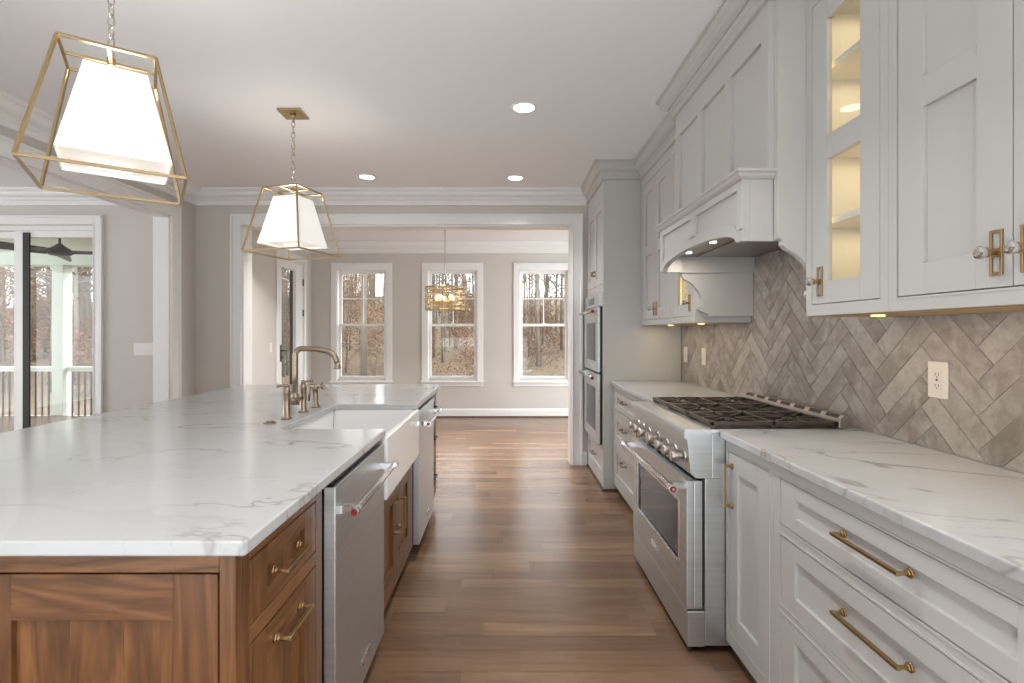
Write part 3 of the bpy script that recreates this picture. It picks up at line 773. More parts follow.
# ---------------------------------------------------------------- range
rg = thing('range', (1.1, (YR0+YR1)/2, 0), 'stainless gas range with black grates and red-tipped oven handle under the hood', 'range')
XD = .747
b = MB().box(.822, 1.470, YR0, YR1, .035, .722).box(.8515, 1.470, YR0, YR1, .722, .905)
b.box(.845, 1.474, YR0, YR1, .905, .9235)
b.build('body', 'steel', rg, bevel=.002)
MB().box(.868, 1.375, YR0+.02, YR1-.02, .9236, .9266).build('cooktop_pan', 'burner', rg, bevel=.001)
kp = MB().box(XD+.003, .8215, YR0, YR1, .030, .176).build('kick_panel', 'steel', rg, bevel=.003)
# control panel: bullnose on top and sloped face
cpn = MB().prism([(.737, .905), (.740, .918), (.748, .9235), (.8445, .9235), (.8445, .905), (.8515, .905), (.8515, .722), (.785, .722), (.762, .745), (.750, .880), (.737, .886)], 'Y', YR0, YR1)
cp = cpn.build('control_panel', 'steel', rg, bevel=.0015)
yc = 2.50
for i, dy in enumerate((-.365, -.255, -.145, 0, .145, .255, .365)):
    y = yc+dy+.018; big = i == 3; z = .803; xf = .757; r = .031 if big else .024
    kb = MB(); kb.cyl((xf, y, z), (xf-.008, y, z), r+.005, r+.003, n=22).cyl((xf-.008, y, z), (xf-.028, y, z), r*.62, n=18)
    kb.cyl((xf-.026, y, z), (xf-.058, y, z), r*1.02, r*.97, n=24)
    kb.box(xf-.0605, xf-.057, y-.003, y+.003, z, z+r*.95)
    kb.build('knob', 'knobmetal', cp, bevel=.0015)
# oven door
d = MB(); z0, z1 = .183, .712; wy0, wy1, wz0, wz1 = 2.195, 2.860, .342, .603
d.box(XD, XD+.03, YR0+.002, wy0, z0, z1).box(XD, XD+.03, wy1, YR1-.002, z0, z1).box(XD, XD+.03, wy0, wy1, z0, wz0).box(XD, XD+.03, wy0, wy1, wz1, z1)
d.box(XD+.03, .812, YR0+.002, YR1-.002, z0, z1)
do = d.build('door', 'steel', rg, bevel=.003)
MB().box(.812, .8217, YR0+.012, YR1-.012, z0+.01, z1+.006).build('door_gasket', 'gap', rg)
MB().box(XD+.006, XD+.029, wy0+.006, wy1-.006, wz0+.006, wz1-.006).build('window', 'ovenglass', do)
fr = MB(); e = .010
fr.box(XD-.003, XD+.004, wy0-e, wy0+.004, wz0-e, wz1+e).box(XD-.003, XD+.004, wy1-.004, wy1+e, wz0-e, wz1+e).box(XD-.003, XD+.004, wy0, wy1, wz0-e, wz0+.004).box(XD-.003, XD+.004, wy0, wy1, wz1-.004, wz1+e)
fr.build('window_frame', 'chrome', do, bevel=.002)
MB().box(XD-.004, XD, 2.475, 2.60, .247, .275).build('badge', 'chrome', do, bevel=.001)
hx, hz = .682, .686
hm = MB().cyl((hx, 2.075, hz), (hx, 2.955, hz), .0150, n=20)
for y in (2.13, 2.91): hm.box(hx-.005, XD, y-.016, y+.016, hz-.013, hz+.013)
hm.cyl((hx, 2.068, hz), (hx, 2.110, hz), .0178, n=20).cyl((hx, 2.92, hz), (hx, 2.962, hz), .0178, n=20)
ho = hm.build('handle', 'chrome', do, bevel=.001)
MB().cyl((hx, 2.0655, hz), (hx, 2.0685, hz), .0125, n=20).build('medallion', 'red', ho)
MB().cyl((hx, 2.0648, hz), (hx, 2.0656, hz), .005, n=12).build('medallion_hub', 'chrome', ho)
for xx in (.80, 1.42):
    for yy in (YR0+.05, YR1-.05): MB().cyl((xx, yy, 0), (xx, yy, .036), .018, n=12).build('foot', 'black', rg)
# back trim with seven vent slots
bt = MB().prism([(1.384, .924), (1.390, .962), (1.402, .978), (1.424, .978), (1.424, .924)], 'Y', YR0+.02, YR1-.01)
bto = bt.build('back_trim', 'knobmetal', rg, bevel=.002)
sp = (YR1-YR0-.03)/7
for i in range(7):
    ya = YR0+.02+sp*i+sp*.16; yb = ya+sp*.68
    MB().prism([(1.3905, .9645), (1.4005, .9785), (1.4025, .9775), (1.3925, .9625)], 'Y', ya, yb).build('vent_slot', 'hole', bto)
# grates: three, two burners under each
gw = (YR1-YR0-.05)/3
for i in range(3):
    g0 = YR0+.022+i*(gw+.003); g1 = g0+gw
    gx0, gx1 = .855, 1.380; zt = .951; th = .013
    gb = MB()
    for a, bb in ((g0, g0+th), (g1-th, g1)): gb.box(gx0, gx1, a, bb, zt-.016, zt)
    for a in (gx0, (gx0+gx1)/2-th/2, gx1-th): gb.box(a, a+th, g0, g1, zt-.016, zt)
    for a in (gx0, (gx0+gx1)/2-.012, gx1-.024):
        for yy in (g0, g1-.024): gb.box(a, a+.024, yy, yy+.024, .9267, zt-.010)
    ymid = (g0+g1)/2
    for xc in ((gx0*.76+gx1*.24), (gx0*.24+gx1*.76)):
        for ang in range(0, 360, 45):
            ca, sa = math.cos(math.radians(ang)), math.sin(math.radians(ang))
            r0 = .034; lx = (gx1-gx0)/4-.006; ly = gw/2-.006
            r1 = min(lx/abs(ca) if abs(ca) > .01 else 9, ly/abs(sa) if abs(sa) > .01 else 9)
            gb.bar((xc+ca*r0, ymid+sa*r0, zt-.006), (xc+ca*r1, ymid+sa*r1, zt-.006), .010, .013)
    gb.build('grate', 'iron', rg, bevel=.0015)
    for xc in ((gx0*.76+gx1*.24), (gx0*.24+gx1*.76)):
        bu = MB().lathe((xc, ymid, .9268), [(.048, 0), (.050, .006), (.040, .009)], 24); bo = bu.build('burner', 'alu', rg)
        MB().lathe((xc, ymid, .9358), [(.034, 0), (.036, .004), (.030, .008), (.012, .009)], 24).build('burner_cap', 'burner', bo)

# ---------------------------------------------------------------- electrical plates
def plate(loc, fc, w, h, label, kindn, mat='plate', gangs=1, group=None):
    x, y, z = loc; t = thing('outlet' if kindn == 'outlet' else 'light_switch', loc, label, kindn, group)
    def fb(mb, a0, a1, z0, z1, d0, d1):
        pl = y if fc == '-Y' else x; c = x if fc == '-Y' else y
        mb.fbox(fc, pl, c+a0, c+a1, z+z0, z+z1, d0, d1)
    m = MB(); fb(m, -w/2, w/2, -h/2, h/2, -.006, 0); m.build('plate', mat, t, bevel=.003)
    for g in range(gangs):
        c = (g-(gangs-1)/2)*.046
        m = MB(); fb(m, c-.0165, c+.0165, -.033, .033, -.0075, -.006)
        r = m.build('receptacle' if kindn == 'outlet' else 'rocker', mat, t, bevel=.001)
        if kindn == 'outlet':
            m = MB()
            for zz in (-.019, .019):
                fb(m, -.0075, -.0055, zz-.004, zz+.005, -.0078, -.0074); fb(m, .0055, .0075, zz-.004, zz+.005, -.0078, -.0074); fb(m, -.002, .002, zz-.0105, zz-.007, -.0078, -.0074)
            fb(m, -.004, .004, -.003, .003, -.0080, -.0074)
            m.build('slots', 'hole', r)
        else:
            m = MB(); fb(m, c-.013, c+.013, -.028, .001, -.0095, -.0074); m.build('paddle', mat, r, bevel=.001)
    return t
plate((1.478, 1.737, 1.160), '-X', .080, .125, 'ivory outlet in the herringbone tile below the nearest wall cabinets', 'outlet', group='plates in the tile backsplash')
plate((1.478, 3.786, 1.145), '-X', .072, .125, 'ivory outlet in the tile, on the range side of its pair past the range', 'outlet', group='plates in the tile backsplash')
plate((1.478, 4.165, 1.145), '-X', .072, .125, 'ivory outlet in the tile right beside the tall oven cabinet', 'outlet', group='plates in the tile backsplash')
plate((-3.607, Y_END, 1.160), '-Y', .207, .122, 'white four-gang light switch on the beige wall beside the sliding door', 'switch', 'wplate', 4)
plate((BX0, 6.62, 1.13), '+X', .075, .122, 'white light switch on the breakfast room wall beside the glazed door', 'switch', 'wplate', 1)

# ---------------------------------------------------------------- island
isl = thing('kitchen_island', (-1.26, 2.48, 0), 'walnut kitchen island cabinetry with shaker panels and brass pulls', 'island')
XI = -.533; IX1 = -1.985; IY0, IY1 = 1.01, 3.955
WM = ['wal_v', 'wal_h']
D1a, D1b = 1.496, 2.096; D2a, D2b = 2.955, 3.555
SK0, SK1 = 2.112, 2.900      # sink
body = MB()
# near end (faces the camera)
body.m = 0
def yfr(x0, x1, z0, z1, m=0): body.m = m; body.box(x0, x1, IY0, IY0+.022, z0, z1)
doorsx = [(-1.070, -.566), (-1.620, -1.116), (-1.955, -1.666)]
zs0, zs1 = .115, .845
yfr(-.566, XI, .09, TOP); yfr(-1.116, -1.070, 0, TOP); yfr(-1.666, -1.620, 0, TOP); yfr(IX1, -1.955, 0, TOP)
for a, c in doorsx: yfr(a, c, zs1, TOP, 1); yfr(a, c, 0, zs0, 1)
body.m = 0
body.box(IX1, XI-.028, IY0+.024, D1a-.014, .09, TOP)                # carcass behind near end
body.box(IX1, -1.13, D1a-.014, IY1, 0.0, TOP)                      # back half
body.box(-1.13, XI-.028, D2b+.014, IY1, .09, TOP)                  # far end block
body.box(-1.13, XI-.028, D1b+.012, D2a-.012, .09, .60)             # sink base block
# aisle side face frames
def xfr(a0, a1, z0, z1, m=0):
    body.m = m; a0 = max(a0, IY0+.022); body.box(XI-.026, XI, a0, a1, z0, z1)
xfr(IY0+.0, 1.064, .09, TOP); xfr(1.438, D1a-.010, .09, TOP); xfr(1.064, 1.438, .847, TOP, 1); xfr(1.064, 1.438, .667, .704, 1); xfr(1.064, 1.438, .09, .125, 1)
xfr(D1b+.010, 2.150, .09, .622); xfr(2.870, D2a-.010, .09, .622); xfr(D2a-.052, D2a-.010, .60, TOP); xfr(2.150, 2.870, .09, .125, 1); xfr(2.150, 2.870, .590, .622, 1)
xfr(D2b+.010, D2b+.045, .09, TOP); xfr(IY1-.035, IY1, .09, TOP)
for z0, z1 in ((.847, TOP), (.667, .697), (.40, .43), (.09, .125)): xfr(D2b+.045, IY1-.035, z0, z1, 1)
body.m = 0
bo = body.build('body', WM, isl, bevel=.0012, seg=1)
MB().box(XI-.085, XI-.065, IY0+.02, IY1-.02, 0, .089).build('toe_kick', 'toe', isl)
for a, c in doorsx: shaker('-Y', IY0, a+GAP, c-GAP, zs0+GAP, zs1-GAP, .088, .092, .088, isl, WM, 'door', wal=True)
o = shaker('+X', XI, 1.064+GAP, 1.438-GAP, .704+GAP, .847-GAP, .078, .043, .043, isl, WM, 'drawer', wal=True); pull('+X', XI, 1.240, .776, .150, o, sd=.034)
o = shaker('+X', XI, 1.064+GAP, 1.438-GAP, .125+GAP, .667-GAP, .078, .080, .080, isl, WM, 'drawer', wal=True); pull('+X', XI, 1.252, .612, .150, o, sd=.034)
for a0, a1, yp in ((2.150, 2.510, 2.470), (2.510, 2.870, 2.550)):
    o = shaker('+X', XI, a0+GAP, a1-GAP, .125+GAP, .590-GAP, .075, .078, .078, isl, WM, 'door', wal=True); pull('+X', XI, yp, .425, .155, o, vertical=True, sd=.034)
for z0, z1 in ((.697, .847), (.43, .667), (.125, .40)):
    o = shaker('+X', XI, D2b+.045+GAP, IY1-.035-GAP, z0+GAP, z1-GAP, .06, .04, .04, isl, WM, 'drawer', wal=True); pull('+X', XI, (D2b+IY1)/2, (z0+z1)/2, .12, o, 'darkmetal', sd=.026)
# countertop with the sink cut out at the aisle edge
ct = MB(); r = .010; X0, X1 = -2.02, -.498; Y0, Y1 = .978, 3.992
def arc(cx, cy, a0, n=5): return [(cx+r*math.cos(a0+PI/2*i/n), cy+r*math.sin(a0+PI/2*i/n)) for i in range(n+1)]
sx = -.950
poly = arc(X0+r, Y0+r, PI)+arc(X1-r, Y0+r, 1.5*PI)
poly += [(X1, 2.129), (sx+.01, 2.129), (sx, 2.139), (sx, 2.859), (sx+.01, 2.869), (X1, 2.869)]
poly += arc(X1-r, Y1-r, 0)+arc(X0+r, Y1-r, PI/2)
ct.prism(poly, 'Z', .890, SLAB)
slabthing(ct, 'large white veined quartz countertop on the walnut island')

# farmhouse sink
sk_t = thing('farmhouse_sink', (-.72, 2.50, .625), 'white apron-front farmhouse sink set into the island edge', 'sink')
s0 = MB(); AX = -.488; z0, z1 = .625, .889
s0.box(AX-.028, AX, SK0, SK1, z0, z1).box(-1.0, -.966, SK0, SK1, z0, z1).box(-.966, AX-.028, SK0, SK0+.03, z0, z1).box(-.966, AX-.028, SK1-.03, SK1, z0, z1).box(-.966, AX-.028, SK0+.03, SK1-.03, z0, z0+.03)
s0.build('basin', 'porcelain', sk_t, bevel=.008, seg=3)
MB().lathe((-.74, 2.50, .6555), [(.055, 0), (.055, .003), (.04, .003), (.038, .001)], 24).build('drain', 'faucet', sk_t)

# bridge faucet
fx, fz = -1.020, SLAB
ft = thing('bridge_faucet', (fx, 2.48, fz), 'brushed bronze bridge faucet with high squared spout behind the sink', 'faucet')
def post(y, hdir):
    m = MB().lathe((fx, y, fz+.0005), [(.025, 0), (.025, .005), (.0195, .010), (.0172, .014), (.0172, .118), (.0185, .122), (.0185, .128), (.014, .134), (.012, .146)], 20)
    p = m.build('valve_post', 'faucet', ft)
    q = MB().lathe((fx, y, fz+.1465), [(.010, 0), (.012, .004), (.012, .012), (.006, .016)], 16)
    h = Vector(hdir).normalized(); c = Vector((fx, y, fz+.154))
    q.cyl(c-h*.010, c+h*.034, .0045, .0055, n=10); q.sphere(tuple(c+h*.038), .0095)
    q.build('lever', 'faucet', p)
post(2.383, (-1, -.25, 0)); post(2.579, (.9, .5, .05))
MB().cyl((fx, 2.383, fz+.072), (fx, 2.579, fz+.072), .010, n=14).cyl((fx, 2.463, fz+.072), (fx, 2.499, fz+.072), .0185, n=18).build('bridge', 'faucet', ft)
pts = [(fx, 2.481, fz+.060), (fx, 2.481, fz+.20), (fx, 2.481, fz+.290)]
for i in range(1, 9): t = PI/2*i/8; pts.append((fx+.034*(1-math.cos(t)), 2.481, fz+.290+.034*math.sin(t)))
pts += [(fx+.10, 2.481, fz+.323), (-.885, 2.481, fz+.316)]
for i in range(1, 9): t = PI/2*i/8*.95; pts.append((-.885+.068*math.sin(t), 2.481, fz+.316-.068*(1-math.cos(t))))
sp = MB().tube(pts, .0134, 14)
e = pts[-1]
spo = sp.build('spout', 'faucet', ft)
MB().lathe((e[0]+.002, 2.481, e[2]-.026), [(.012, .028), (.0135, .018), (.016, .008), (.0185, 0), (.013, -.002)], 18).build('spout_tip', 'faucet', spo)
MB().lathe((fx, 2.481, fz+.052), [(.019, 0), (.019, .045), (.015, .055), (.0125, .060)], 18).build('spout_collar', 'faucet', ft)
ss = thing('side_sprayer', (fx, 2.746, fz), 'bronze side sprayer standing beyond the bridge faucet', 'sprayer')
MB().lathe((fx, 2.746, fz+.0005), [(.026, 0), (.026, .006), (.019, .018), (.014, .030), (.0135, .09)], 18).build('holder', 'faucet', ss)
m = MB().lathe((fx, 2.746, fz+.0905), [(.012, 0), (.0145, .004), (.0145, .030), (.012, .036)], 18)
m.cyl((fx-.03, 2.746, fz+.115), (fx+.035, 2.746, fz+.115), .011, n=14).cyl((fx+.035, 2.746, fz+.115), (fx+.047, 2.746, fz+.115), .018, n=16)
m.cyl((fx-.030, 2.746, fz+.122), (fx-.036, 2.746, fz+.035), .009, .006, n=12)
m.build('spray_head', 'faucet', ss)
bt2 = thing('air_switch_button', (-1.04, 2.257, fz), 'low round bronze button on the countertop near the faucet', 'button')
MB().lathe((-1.04, 2.257, fz+.0005), [(.027, 0), (.026, .003), (.018, .005)], 24).build('collar', 'faucet', bt2)
MB().lathe((-1.04, 2.257, fz+.0055), [(.016, 0), (.014, .004), (.006, .006)], 20).build('button_cap', 'faucet', bt2)

# dishwashers
def dishwasher(y0, y1, label):
    t = thing('dishwasher', (-.80, (y0+y1)/2, 0), label, 'dishwasher', 'stainless dishwashers in the island')
    MB().box(-1.12, XI-.002, y0+.012, y1-.012, .09, .872).build('tub', 'gap', t)
    MB().box(-.585, -.575, y0+.012, y1-.012, .005, .089).build('toe_panel', 'black', t)
    d = MB().box(XI+.0, -.497, y0, y1, .092, .868); do = d.build('door', 'steel', t, bevel=.003)
    MB().box(-1.0, -.512, y0+.006, y1-.006, .8725, .882).build('control_strip', 'black', t, bevel=.001)
    hx, hz = -.446, .790; h = MB()
    h.cyl((hx, y0+.018, hz), (hx, y1-.03, hz), .0115, n=18)
    for y in (y0+.045, y1-.055): h.box(-.497, hx+.004, y-.014, y+.014, hz-.012, hz+.012)
    h.cyl((hx, y0+.012, hz), (hx, y0+.048, hz), .0142, n=18).cyl((hx, y1-.058, hz), (hx, y1-.022, hz), .0142, n=18)
    ho = h.build('handle', 'chrome', do, bevel=.001)
    MB().cyl((hx, y0+.0095, hz), (hx, y0+.0125, hz), .0095, n=18).build('medallion', 'red', ho)
    MB().box(-.497, -.493, y0+.27, y0+.37, .160, .185).build('badge', 'chrome', do, bevel=.001)
    return t
dishwasher(D1a, D1b, 'stainless dishwasher between the walnut drawers and the sink, nearer the camera')
dishwasher(D2a, D2b, 'stainless dishwasher at the far end of the island, past the sink')

# ---------------------------------------------------------------- lantern pendants
def pendant(cx, cy, ang, label, sdx=0, sang=0):
    t = thing('pendant_light', (cx, cy, CEIL), label, 'pendant light', 'brass lantern pendants over the island')
    zt, zb = 2.239, 1.831; st, sb = .125, .2075; bw = .0095
    def cr(s, k, z):
        a = ang+PI/4+k*PI/2; return (cx+s*math.sqrt(2)*math.cos(a), cy+s*math.sqrt(2)*math.sin(a), z)
    f = MB()
    for k in range(4):
        f.bar(cr(st, k, zt), cr(st, k+1, zt), bw); f.bar(cr(sb, k, zb), cr(sb, k+1, zb), bw); f.bar(cr(st, k, zt), cr(sb, k, zb), bw)
        a = ang+k*PI/2; f.bar((cx, cy, zt), (cx+st*math.cos(a), cy+st*math.sin(a), zt), bw)
    f.cyl((cx, cy, zt-.012), (cx, cy, zt+.016), .013, n=14).cyl((cx, cy, 2.186), (cx, cy, zt), .006, n=10)
    f.build('frame', 'gold', t, bevel=.001)
    def crs(s, k, z):
        a = ang+sang+PI/4+k*PI/2; return (cx+sdx+s*math.sqrt(2)*math.cos(a), cy+s*math.sqrt(2)*math.sin(a), z)
    s = MB(); ht, hb = .084, .150; z1, z0 = 2.190, 1.885; k0 = len(s.v)
    for S_, z in ((hb, z0), (ht, z1), (ht-.004, z1-.001), (hb-.004, z0)):
        for k in range(4): s.v.append(crs(S_, k, z))
    for a, c in ((0, 1), (1, 2), (2, 3), (3, 0)):
        for k in range(4): j = (k+1) % 4; s.face([a*4+k, a*4+j, c*4+j, c*4+k])
    s.build('shade', 'shade', t)
    dm = MB(); 
    for S_, z in ((hb-.006, z0+.012), (hb-.006, z0+.016)):
        for k in range(4): dm.v.append(crs(S_, k, z))
    dm.face([3,2,1,0]); dm.face([4,5,6,7])
    for k in range(4): j = (k+1) % 4; dm.face([k, j, 4+j, 4+k])
    dm.build('diffuser', 'shade_in', t)
    fl = MB(); a = ang; ca, sa = math.cos(a), math.sin(a)
    fl.bar((cx-.055*ca, cy-.055*sa, z0-.008), (cx+.055*ca, cy+.055*sa, z0-.008), .028, .020)
    fl.bar((cx-.060*ca, cy-.060*sa, z0-.008), (cx-.055*ca, cy-.055*sa, z0-.008), .032, .024); fl.bar((cx+.055*ca, cy+.055*sa, z0-.008), (cx+.060*ca, cy+.060*sa, z0-.008), .032, .024)
    fl.build('finial', 'shade', t)
    pd = bpy.data.lights.new('lamp', 'POINT'); pd.energy = 4.5; pd.shadow_soft_size = .06; pd.color = (1, .93, .82)
    po = bpy.data.objects.new('lamp', pd); C.objects.link(po); po.parent = t; po.location = (0, 0, 2.15-CEIL)
    ch = MB(); z = zt+.012; n = 0; Lk = .046
    while z < CEIL-.055:
        q = []
        for i in range(14):
            u = 2*PI*i/14; px = .0105*math.cos(u); pz = (Lk/2)*math.sin(u)
            q.append((cx+(px if n % 2 else 0), cy+(0 if n % 2 else px), z+Lk/2+pz))
        ch.tube(q, .0026, 6, closed=True); z += Lk-.010; n += 1
    ch.build('chain', 'nickel', t)
    cn = MB(); h = .076
    cn.box(cx-h, cx+h, cy-h, cy+h, CEIL-.014, CEIL-.0005); cn.build('canopy', 'gold', t, bevel=.002)
    MB().lathe((cx, cy, CEIL-.0145), [(.018, 0), (.016, -.012), (.007, -.020), (.007, -.042)], 16).build('loop', 'brass', t)
    return t
pendant(-1.342, 1.738, math.radians(34.5), 'brass lantern pendant with tapered white shade over the near half of the island', .017, math.radians(3))
pendant(-1.370, 3.300, math.radians(-16.5), 'brass lantern pendant with white shade over the far half of the island')

# ---------------------------------------------------------------- drum chandelier in the breakfast room
cx, cy = -.765, 6.50
dch = thing('drum_chandelier', (cx, cy, CEIL), 'gold openwork drum chandelier hanging in the breakfast room before the middle window', 'chandelier')
R = .250; zt, zb = 1.900, 1.615
f = MB()
def ring(z, r, w=.010):
    f.tube([(cx+r*math.cos(2*PI*i/48), cy+r*math.sin(2*PI*i/48), z) for i in range(48)], w/2, 6, closed=True)
ring(zt, R, .014); ring(zb, R, .014)
nb = 12; rows = 4; hh = (zt-zb)/rows
for rr in range(rows):
    for k in range(nb):
        a0 = 2*PI*(k+(rr % 2)*.5)/nb+.04; a1 = a0+2*PI/nb*.74; z0 = zb+rr*hh+.014; z1 = zb+(rr+1)*hh-.010
        def P(a, z): return (cx+R*math.cos(a), cy+R*math.sin(a), z)
        A = [a0+(a1-a0)*i/3 for i in range(4)]
        for z in (z0, z1):
            for i in range(3): f.bar(P(A[i], z), P(A[i+1], z), .007, .016)
        f.bar(P(a0, z0), P(a0, z1), .015, .007); f.bar(P(a1, z0), P(a1, z1), .015, .007)
for k in range(4): a = k*PI/2+.3; f.bar((cx, cy, zt), (cx+R*math.cos(a), cy+R*math.sin(a), zt), .007)
f.build('drum', 'brass', dch)
MB().cyl((cx, cy, 1.70), (cx, cy, CEIL-.03), .005, n=10).build('rod', 'nickel', dch)
MB().lathe((cx, cy, CEIL-.0005), [(.06, 0), (.06, -.012), (.03, -.028), (.008, -.032)], 24).build('canopy', 'brass', dch)
arms = MB()
for k in range(5):
    a = 2*PI*k/5+.5; p = (cx+.11*math.cos(a), cy+.11*math.sin(a)); arms.bar((cx, cy, 1.71), (*p, 1.71), .008); arms.cyl((*p, 1.70), (*p, 1.745), .010, n=10)
ao = arms.build('arm_cluster', 'gold', dch)
for k in range(5):
    a = 2*PI*k/5+.5; MB().sphere((cx+.11*math.cos(a), cy+.11*math.sin(a), 1.775), .020, 10, 1.4).build('bulb', 'bulb', ao)

# ---------------------------------------------------------------- recessed ceiling lights
proto = None
for (x, y, lab) in ((.12, 3.216, 'round recessed ceiling light, the large one nearest the camera'), (.096, 4.674, 'round recessed ceiling light above the aisle, near the wide opening'),
                    (-1.257, 4.644, 'round recessed ceiling light near the wide opening, above the far end of the island')):
    if proto is None:
        t = thing('recessed_light', (x, y, CEIL), lab, 'ceiling light', 'recessed ceiling lights')
        rg_ = MB(); k0 = []
        rg_.tube([(x+.072*math.cos(2*PI*i/32), y+.072*math.sin(2*PI*i/32), CEIL-.0028) for i in range(32)], .0075, 8, closed=True); rg_.build('trim_ring', 'trim', t)
        MB().cyl((x, y, CEIL-.004), (x, y, CEIL-.0005), .066, n=32).build('lens', 'liteout', t)
        area('can_light', (x, y, CEIL-.0095), .12, 7, (1, .98, .95), parent=t, spread=105); proto = t
    else:
        t = copy_tree(proto); t.location = (x, y, CEIL); t['label'] = lab
for (x, y) in ((.12, 1.6), (.12, 0.0), (-1.3, .2), (-2.45, 1.3)):  # added unseen ceiling lights, put in to brighten the kitchen
    t = copy_tree(proto); t.location = (x, y, CEIL); t['label'] = 'round recessed ceiling light overhead, outside the picture'
# lamps of the family room, then added lamps brightening the breakfast room
for (x, y) in ((-5.6, 3.6), (-5.6, 1.2)):
    t = copy_tree(proto); t.location = (x, y, CEIL); t['label'] = 'round recessed ceiling light in the family room ceiling'; t['group'] = 'family room ceiling lights'

for (x, y) in ((-2.2, 5.85), (-.8, 5.85), (.6, 5.85)):  # added lights hidden by the header, put in to brighten this room
    t = copy_tree(proto); t.location = (x, y, CEIL); t['label'] = 'round recessed ceiling light in the breakfast room ceiling'; t['group'] = 'breakfast room ceiling lights'
    for ch in t.children:
        if ch.type == 'LIGHT': ch.data = ch.data.copy() if ch.data.energy < 10 else ch.data; ch.data.energy = 20
# ---------------------------------------------------------------- porch outside the sliding door
struct(MB().box(-13.0, -3.22, Y_END+.171, 8.55, -.30, -.15).build('porch_deck', 'deck'))
struct(MB().box(-13.0, -3.20, Y_END+.171, 8.45, 2.62, 2.74).box(-13.0, -3.20, 8.16, 8.42, 2.41, 2.62).build('porch_ceiling', 'porch'))
pc = tag(MB().box(-7.290, -7.110, 8.20, 8.38, -.15, 2.41).box(-7.305, -7.095, 8.185, 8.395, -.15, .02).box(-7.305, -7.095, 8.185, 8.395, 2.33, 2.41).build('porch_column', 'porch', bevel=.004), 'square white porch column seen through the sliding door', 'column')
def railing(x0, x1, label):
    n = int((x1-x0)/.107); t = thing('porch_railing', ((x0+x1)/2, 8.29, -.15), label, 'railing', 'porch railings')
    MB().box(x0, x1, 8.25, 8.33, .73, .775).box(x0, x1, 8.27, 8.31, .695, .73).build('top_rail', 'porch', t, bevel=.004)
    MB().box(x0, x1, 8.265, 8.315, -.075, -.02).build('bottom_rail', 'porch', t, bevel=.003)
    for i in range(n):
        x = x0+.06+i*(x1-x0-.06)/n; MB().box(x-.009, x+.009, 8.281, 8.299, -.02, .695).build('baluster', 'fan', t)
railing(-8.75, -7.310, 'white railing with black balusters on the left of the porch column')
railing(-7.092, -5.9, 'white railing with black balusters on the right of the porch column')
fn = thing('ceiling_fan', (-5.85, 6.70, 2.62), 'black ceiling fan on the porch seen through the sliding door', 'ceiling fan')
fx_, fy_ = -5.85, 6.70
MB().cyl((fx_, fy_, 2.46), (fx_, fy_, 2.62), .014, n=12).lathe((fx_, fy_, 2.62), [(.06, 0), (.06, -.02), (.02, -.05)], 20).build('downrod', 'fan', fn)
MB().lathe((fx_, fy_, 2.33), [(.03, 0), (.11, .01), (.155, .05), (.12, .09), (.06, .13), (.03, .16)], 24).build('motor', 'fan', fn)
for k in range(3):
    a = 2*PI*k/3+.12; b_ = MB(); ca, sa = math.cos(a), math.sin(a); pl = []
    for u, wv in ((.12, .06), (.3, .09), (.6, .085), (.80, .06)): pl.append((u, wv))
    top = [(fx_+u*ca-wv*sa, fy_+u*sa+wv*ca) for u, wv in pl]; bot = [(fx_+u*ca+wv*sa, fy_+u*sa-wv*ca) for u, wv in pl]
    n_ = len(pl); k_ = len(b_.v)
    for dz in (0, .014):
        for q in top: b_.v.append((q[0], q[1], 2.40+dz))
        for q in bot: b_.v.append((q[0], q[1], 2.345+dz))
    for i_ in range(n_-1):
        for o_ in (0, 2*n_): b_.face([k_+o_+i_, k_+o_+i_+1, k_+o_+n_+i_+1, k_+o_+n_+i_])
        b_.face([k_+i_, k_+i_+1, k_+2*n_+i_+1, k_+2*n_+i_]); b_.face([k_+n_+i_, k_+n_+i_+1, k_+3*n_+i_+1, k_+3*n_+i_])
    for e_ in (0, n_-1): b_.face([k_+e_, k_+n_+e_, k_+3*n_+e_, k_+2*n_+e_])
    pass; b_.build('blade', 'fan', fn)

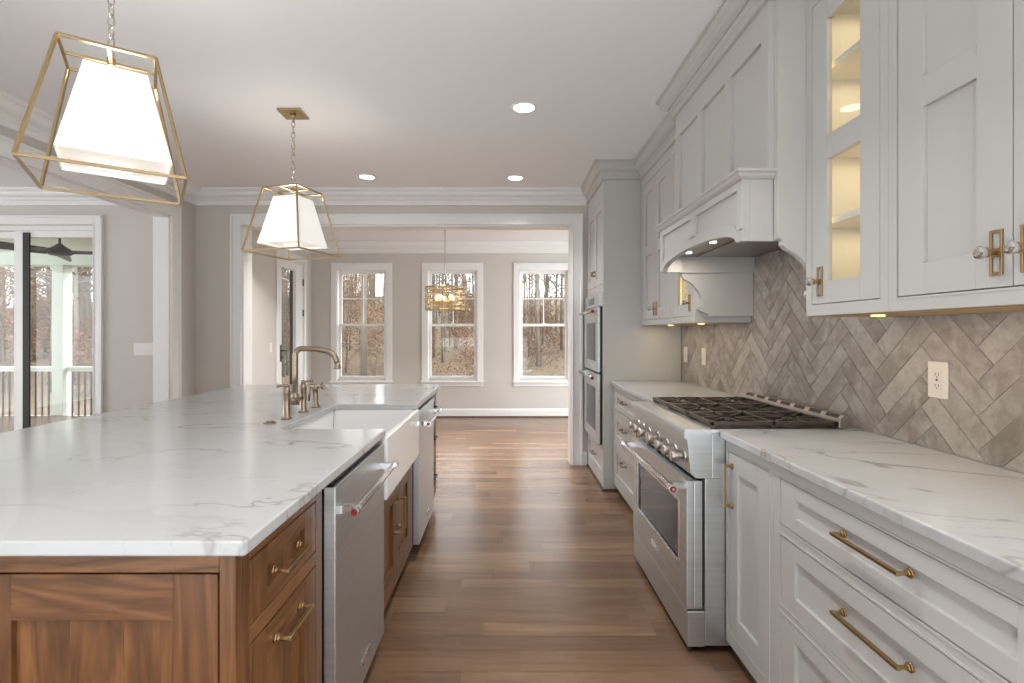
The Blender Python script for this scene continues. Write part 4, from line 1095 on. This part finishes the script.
# ---------------------------------------------------------------- ground and forest
gm = MB(); nx, ny = 40, 30
def gz(x, y):
    d = max(0, y-12); return -1.3 - .02*max(0, 10-d) + .11*max(0, d-8) + .25*math.sin(x*.21)*math.cos(y*.17) 
for j in range(ny+1):
    for i in range(nx+1):
        x = -75+i*3.0; y = 5.3+j*2.2+(j*j*.06); gm.v.append((x, y, gz(x, y) if y > 9 else -1.45))
for j in range(ny):
    for i in range(nx): k = j*(nx+1)+i; gm.face([k, k+1, k+nx+2, k+nx+1], True)
struct(gm.build('ground', 'litter'))
def make_tree(seed, H, r, spread, leaves, mats, lean=.04, nbr=26, leaf_n=0, low=.35):
    rnd = random.Random(seed); m = MB(); m.m = 0
    def limb(p, d, L, r0, depth):
        pts = [p]; rs = [r0]; q = Vector(p); dd = Vector(d)
        n = 5 if depth == 0 else 4
        for i in range(n):
            dd = (dd+Vector((rnd.uniform(-1, 1), rnd.uniform(-1, 1), rnd.uniform(-.2, .5)))*(.05 if depth == 0 else .22)).normalized()
            q = q+dd*(L/n); pts.append(tuple(q)); rs.append(r0*(1-.8*(i+1)/n))
        m.tube(pts, rs, 6 if depth == 0 else (4 if depth == 1 else 3))
        return pts, rs
    tp, tr = limb((0, 0, -.3), (rnd.uniform(-lean, lean), rnd.uniform(-lean, lean), 1), H, r, 0)
    tips = []
    for i in range(nbr):
        t = low+(1-low)*(i+.5)/nbr; f = t*(len(tp)-1); k = min(int(f), len(tp)-2); u = f-k
        p = Vector(tp[k]).lerp(Vector(tp[k+1]), u); rr = tr[k]*(1-u)+tr[k+1]*u
        a = rnd.uniform(0, 2*PI); up = rnd.uniform(.3, 1.0)
        L = spread*H*(1.15-t)*rnd.uniform(.6, 1.2)
        bp, br = limb(tuple(p), (math.cos(a), math.sin(a), up), L, rr*.45, 1)
        for j in range(4):
            s = rnd.randint(1, len(bp)-1); a2 = a+rnd.uniform(-1, 1)
            cp_, _ = limb(bp[s], (math.cos(a2), math.sin(a2), rnd.uniform(0, .9)), L*.45, br[s]*.6+.004, 2); tips += cp_[1:]
        tips += bp[2:]
    m.m = 1
    for i in range(leaf_n):
        c = Vector(rnd.choice(tips))+Vector([rnd.gauss(0, .20) for _ in range(3)])
        a = Vector([rnd.uniform(-1, 1) for _ in range(3)]).normalized()*rnd.uniform(.022, .05); b_ = a.orthogonal().normalized()*a.length*.8
        k = len(m.v); m.v += [tuple(c-a), tuple(c+b_), tuple(c+a), tuple(c-b_)]; m.face([k, k+1, k+2, k+3])
    me = m.build('tree', mats); return me
kinds = [
    ('bare_tree', make_tree(1, 17, .13, .22, 0, ['bark', 'rust'], nbr=36, low=.25), 'tall bare grey tree in the woods behind the house', 'bare trees in the woods'),
    ('pale_tree', make_tree(2, 15, .10, .20, 0, ['palebark', 'rust'], nbr=34, low=.25), 'slim pale-barked bare tree in the woods behind the house', 'pale-barked trees in the woods'),
    ('thin_tree', make_tree(3, 11, .055, .22, 0, ['bark', 'rust'], nbr=30, low=.2), 'thin bare sapling in the woods behind the house', 'bare saplings in the woods'),
    ('rusty_tree', make_tree(4, 6.0, .06, .30, 1, ['bark', 'rust'], nbr=26, leaf_n=2200, low=.12), 'young tree still holding rust-brown leaves in the woods', 'rust-leaved trees in the woods'),
    ('brown_shrub', make_tree(5, 3.0, .03, .42, 1, ['bark', 'rust'], nbr=20, leaf_n=1500, low=.05), 'low shrub with rust-brown leaves on the woodland floor', 'rust-brown shrubs in the woods'),
    ('evergreen_shrub', make_tree(6, 2.4, .03, .45, 1, ['bark', 'evergreen'], nbr=20, leaf_n=900, low=.05), 'low green shrub on the woodland floor', 'green shrubs in the woods'),
]
used = set()
def plant(ki, x, y, sc, rz):
    name, proto_, lab, grp = kinds[ki]
    o = proto_ if ki not in used else proto_.copy()
    if ki in used: C.objects.link(o)
    used.add(ki); o.name = name; o.location = (x, y, gz(x, y)-.05); o.scale = (sc, sc, sc); o.rotation_euler = (0, 0, rz); tag(o, lab, 'tree' if 'shrub' not in name else 'shrub', grp)
rnd = random.Random(11)
def scatter(n, sl0, sl1, y0, y1, weights):
    for i in range(n):
        y = y0+(y1-y0)*(i+rnd.random())/n; s = rnd.uniform(sl0, sl1)
        plant(rnd.choices(range(6), weights)[0], s*y, y, rnd.uniform(.8, 1.25), rnd.uniform(0, 6.28))
scatter(330, -.52, .28, 22, 78, (30, 24, 36, 22, 22, 3))
scatter(200, -1.22, -.70, 21, 62, (20, 14, 24, 26, 28, 1))
scatter(12, -.50, -.38, 20, 40, (2, 2, 3, 2, 2, 4))
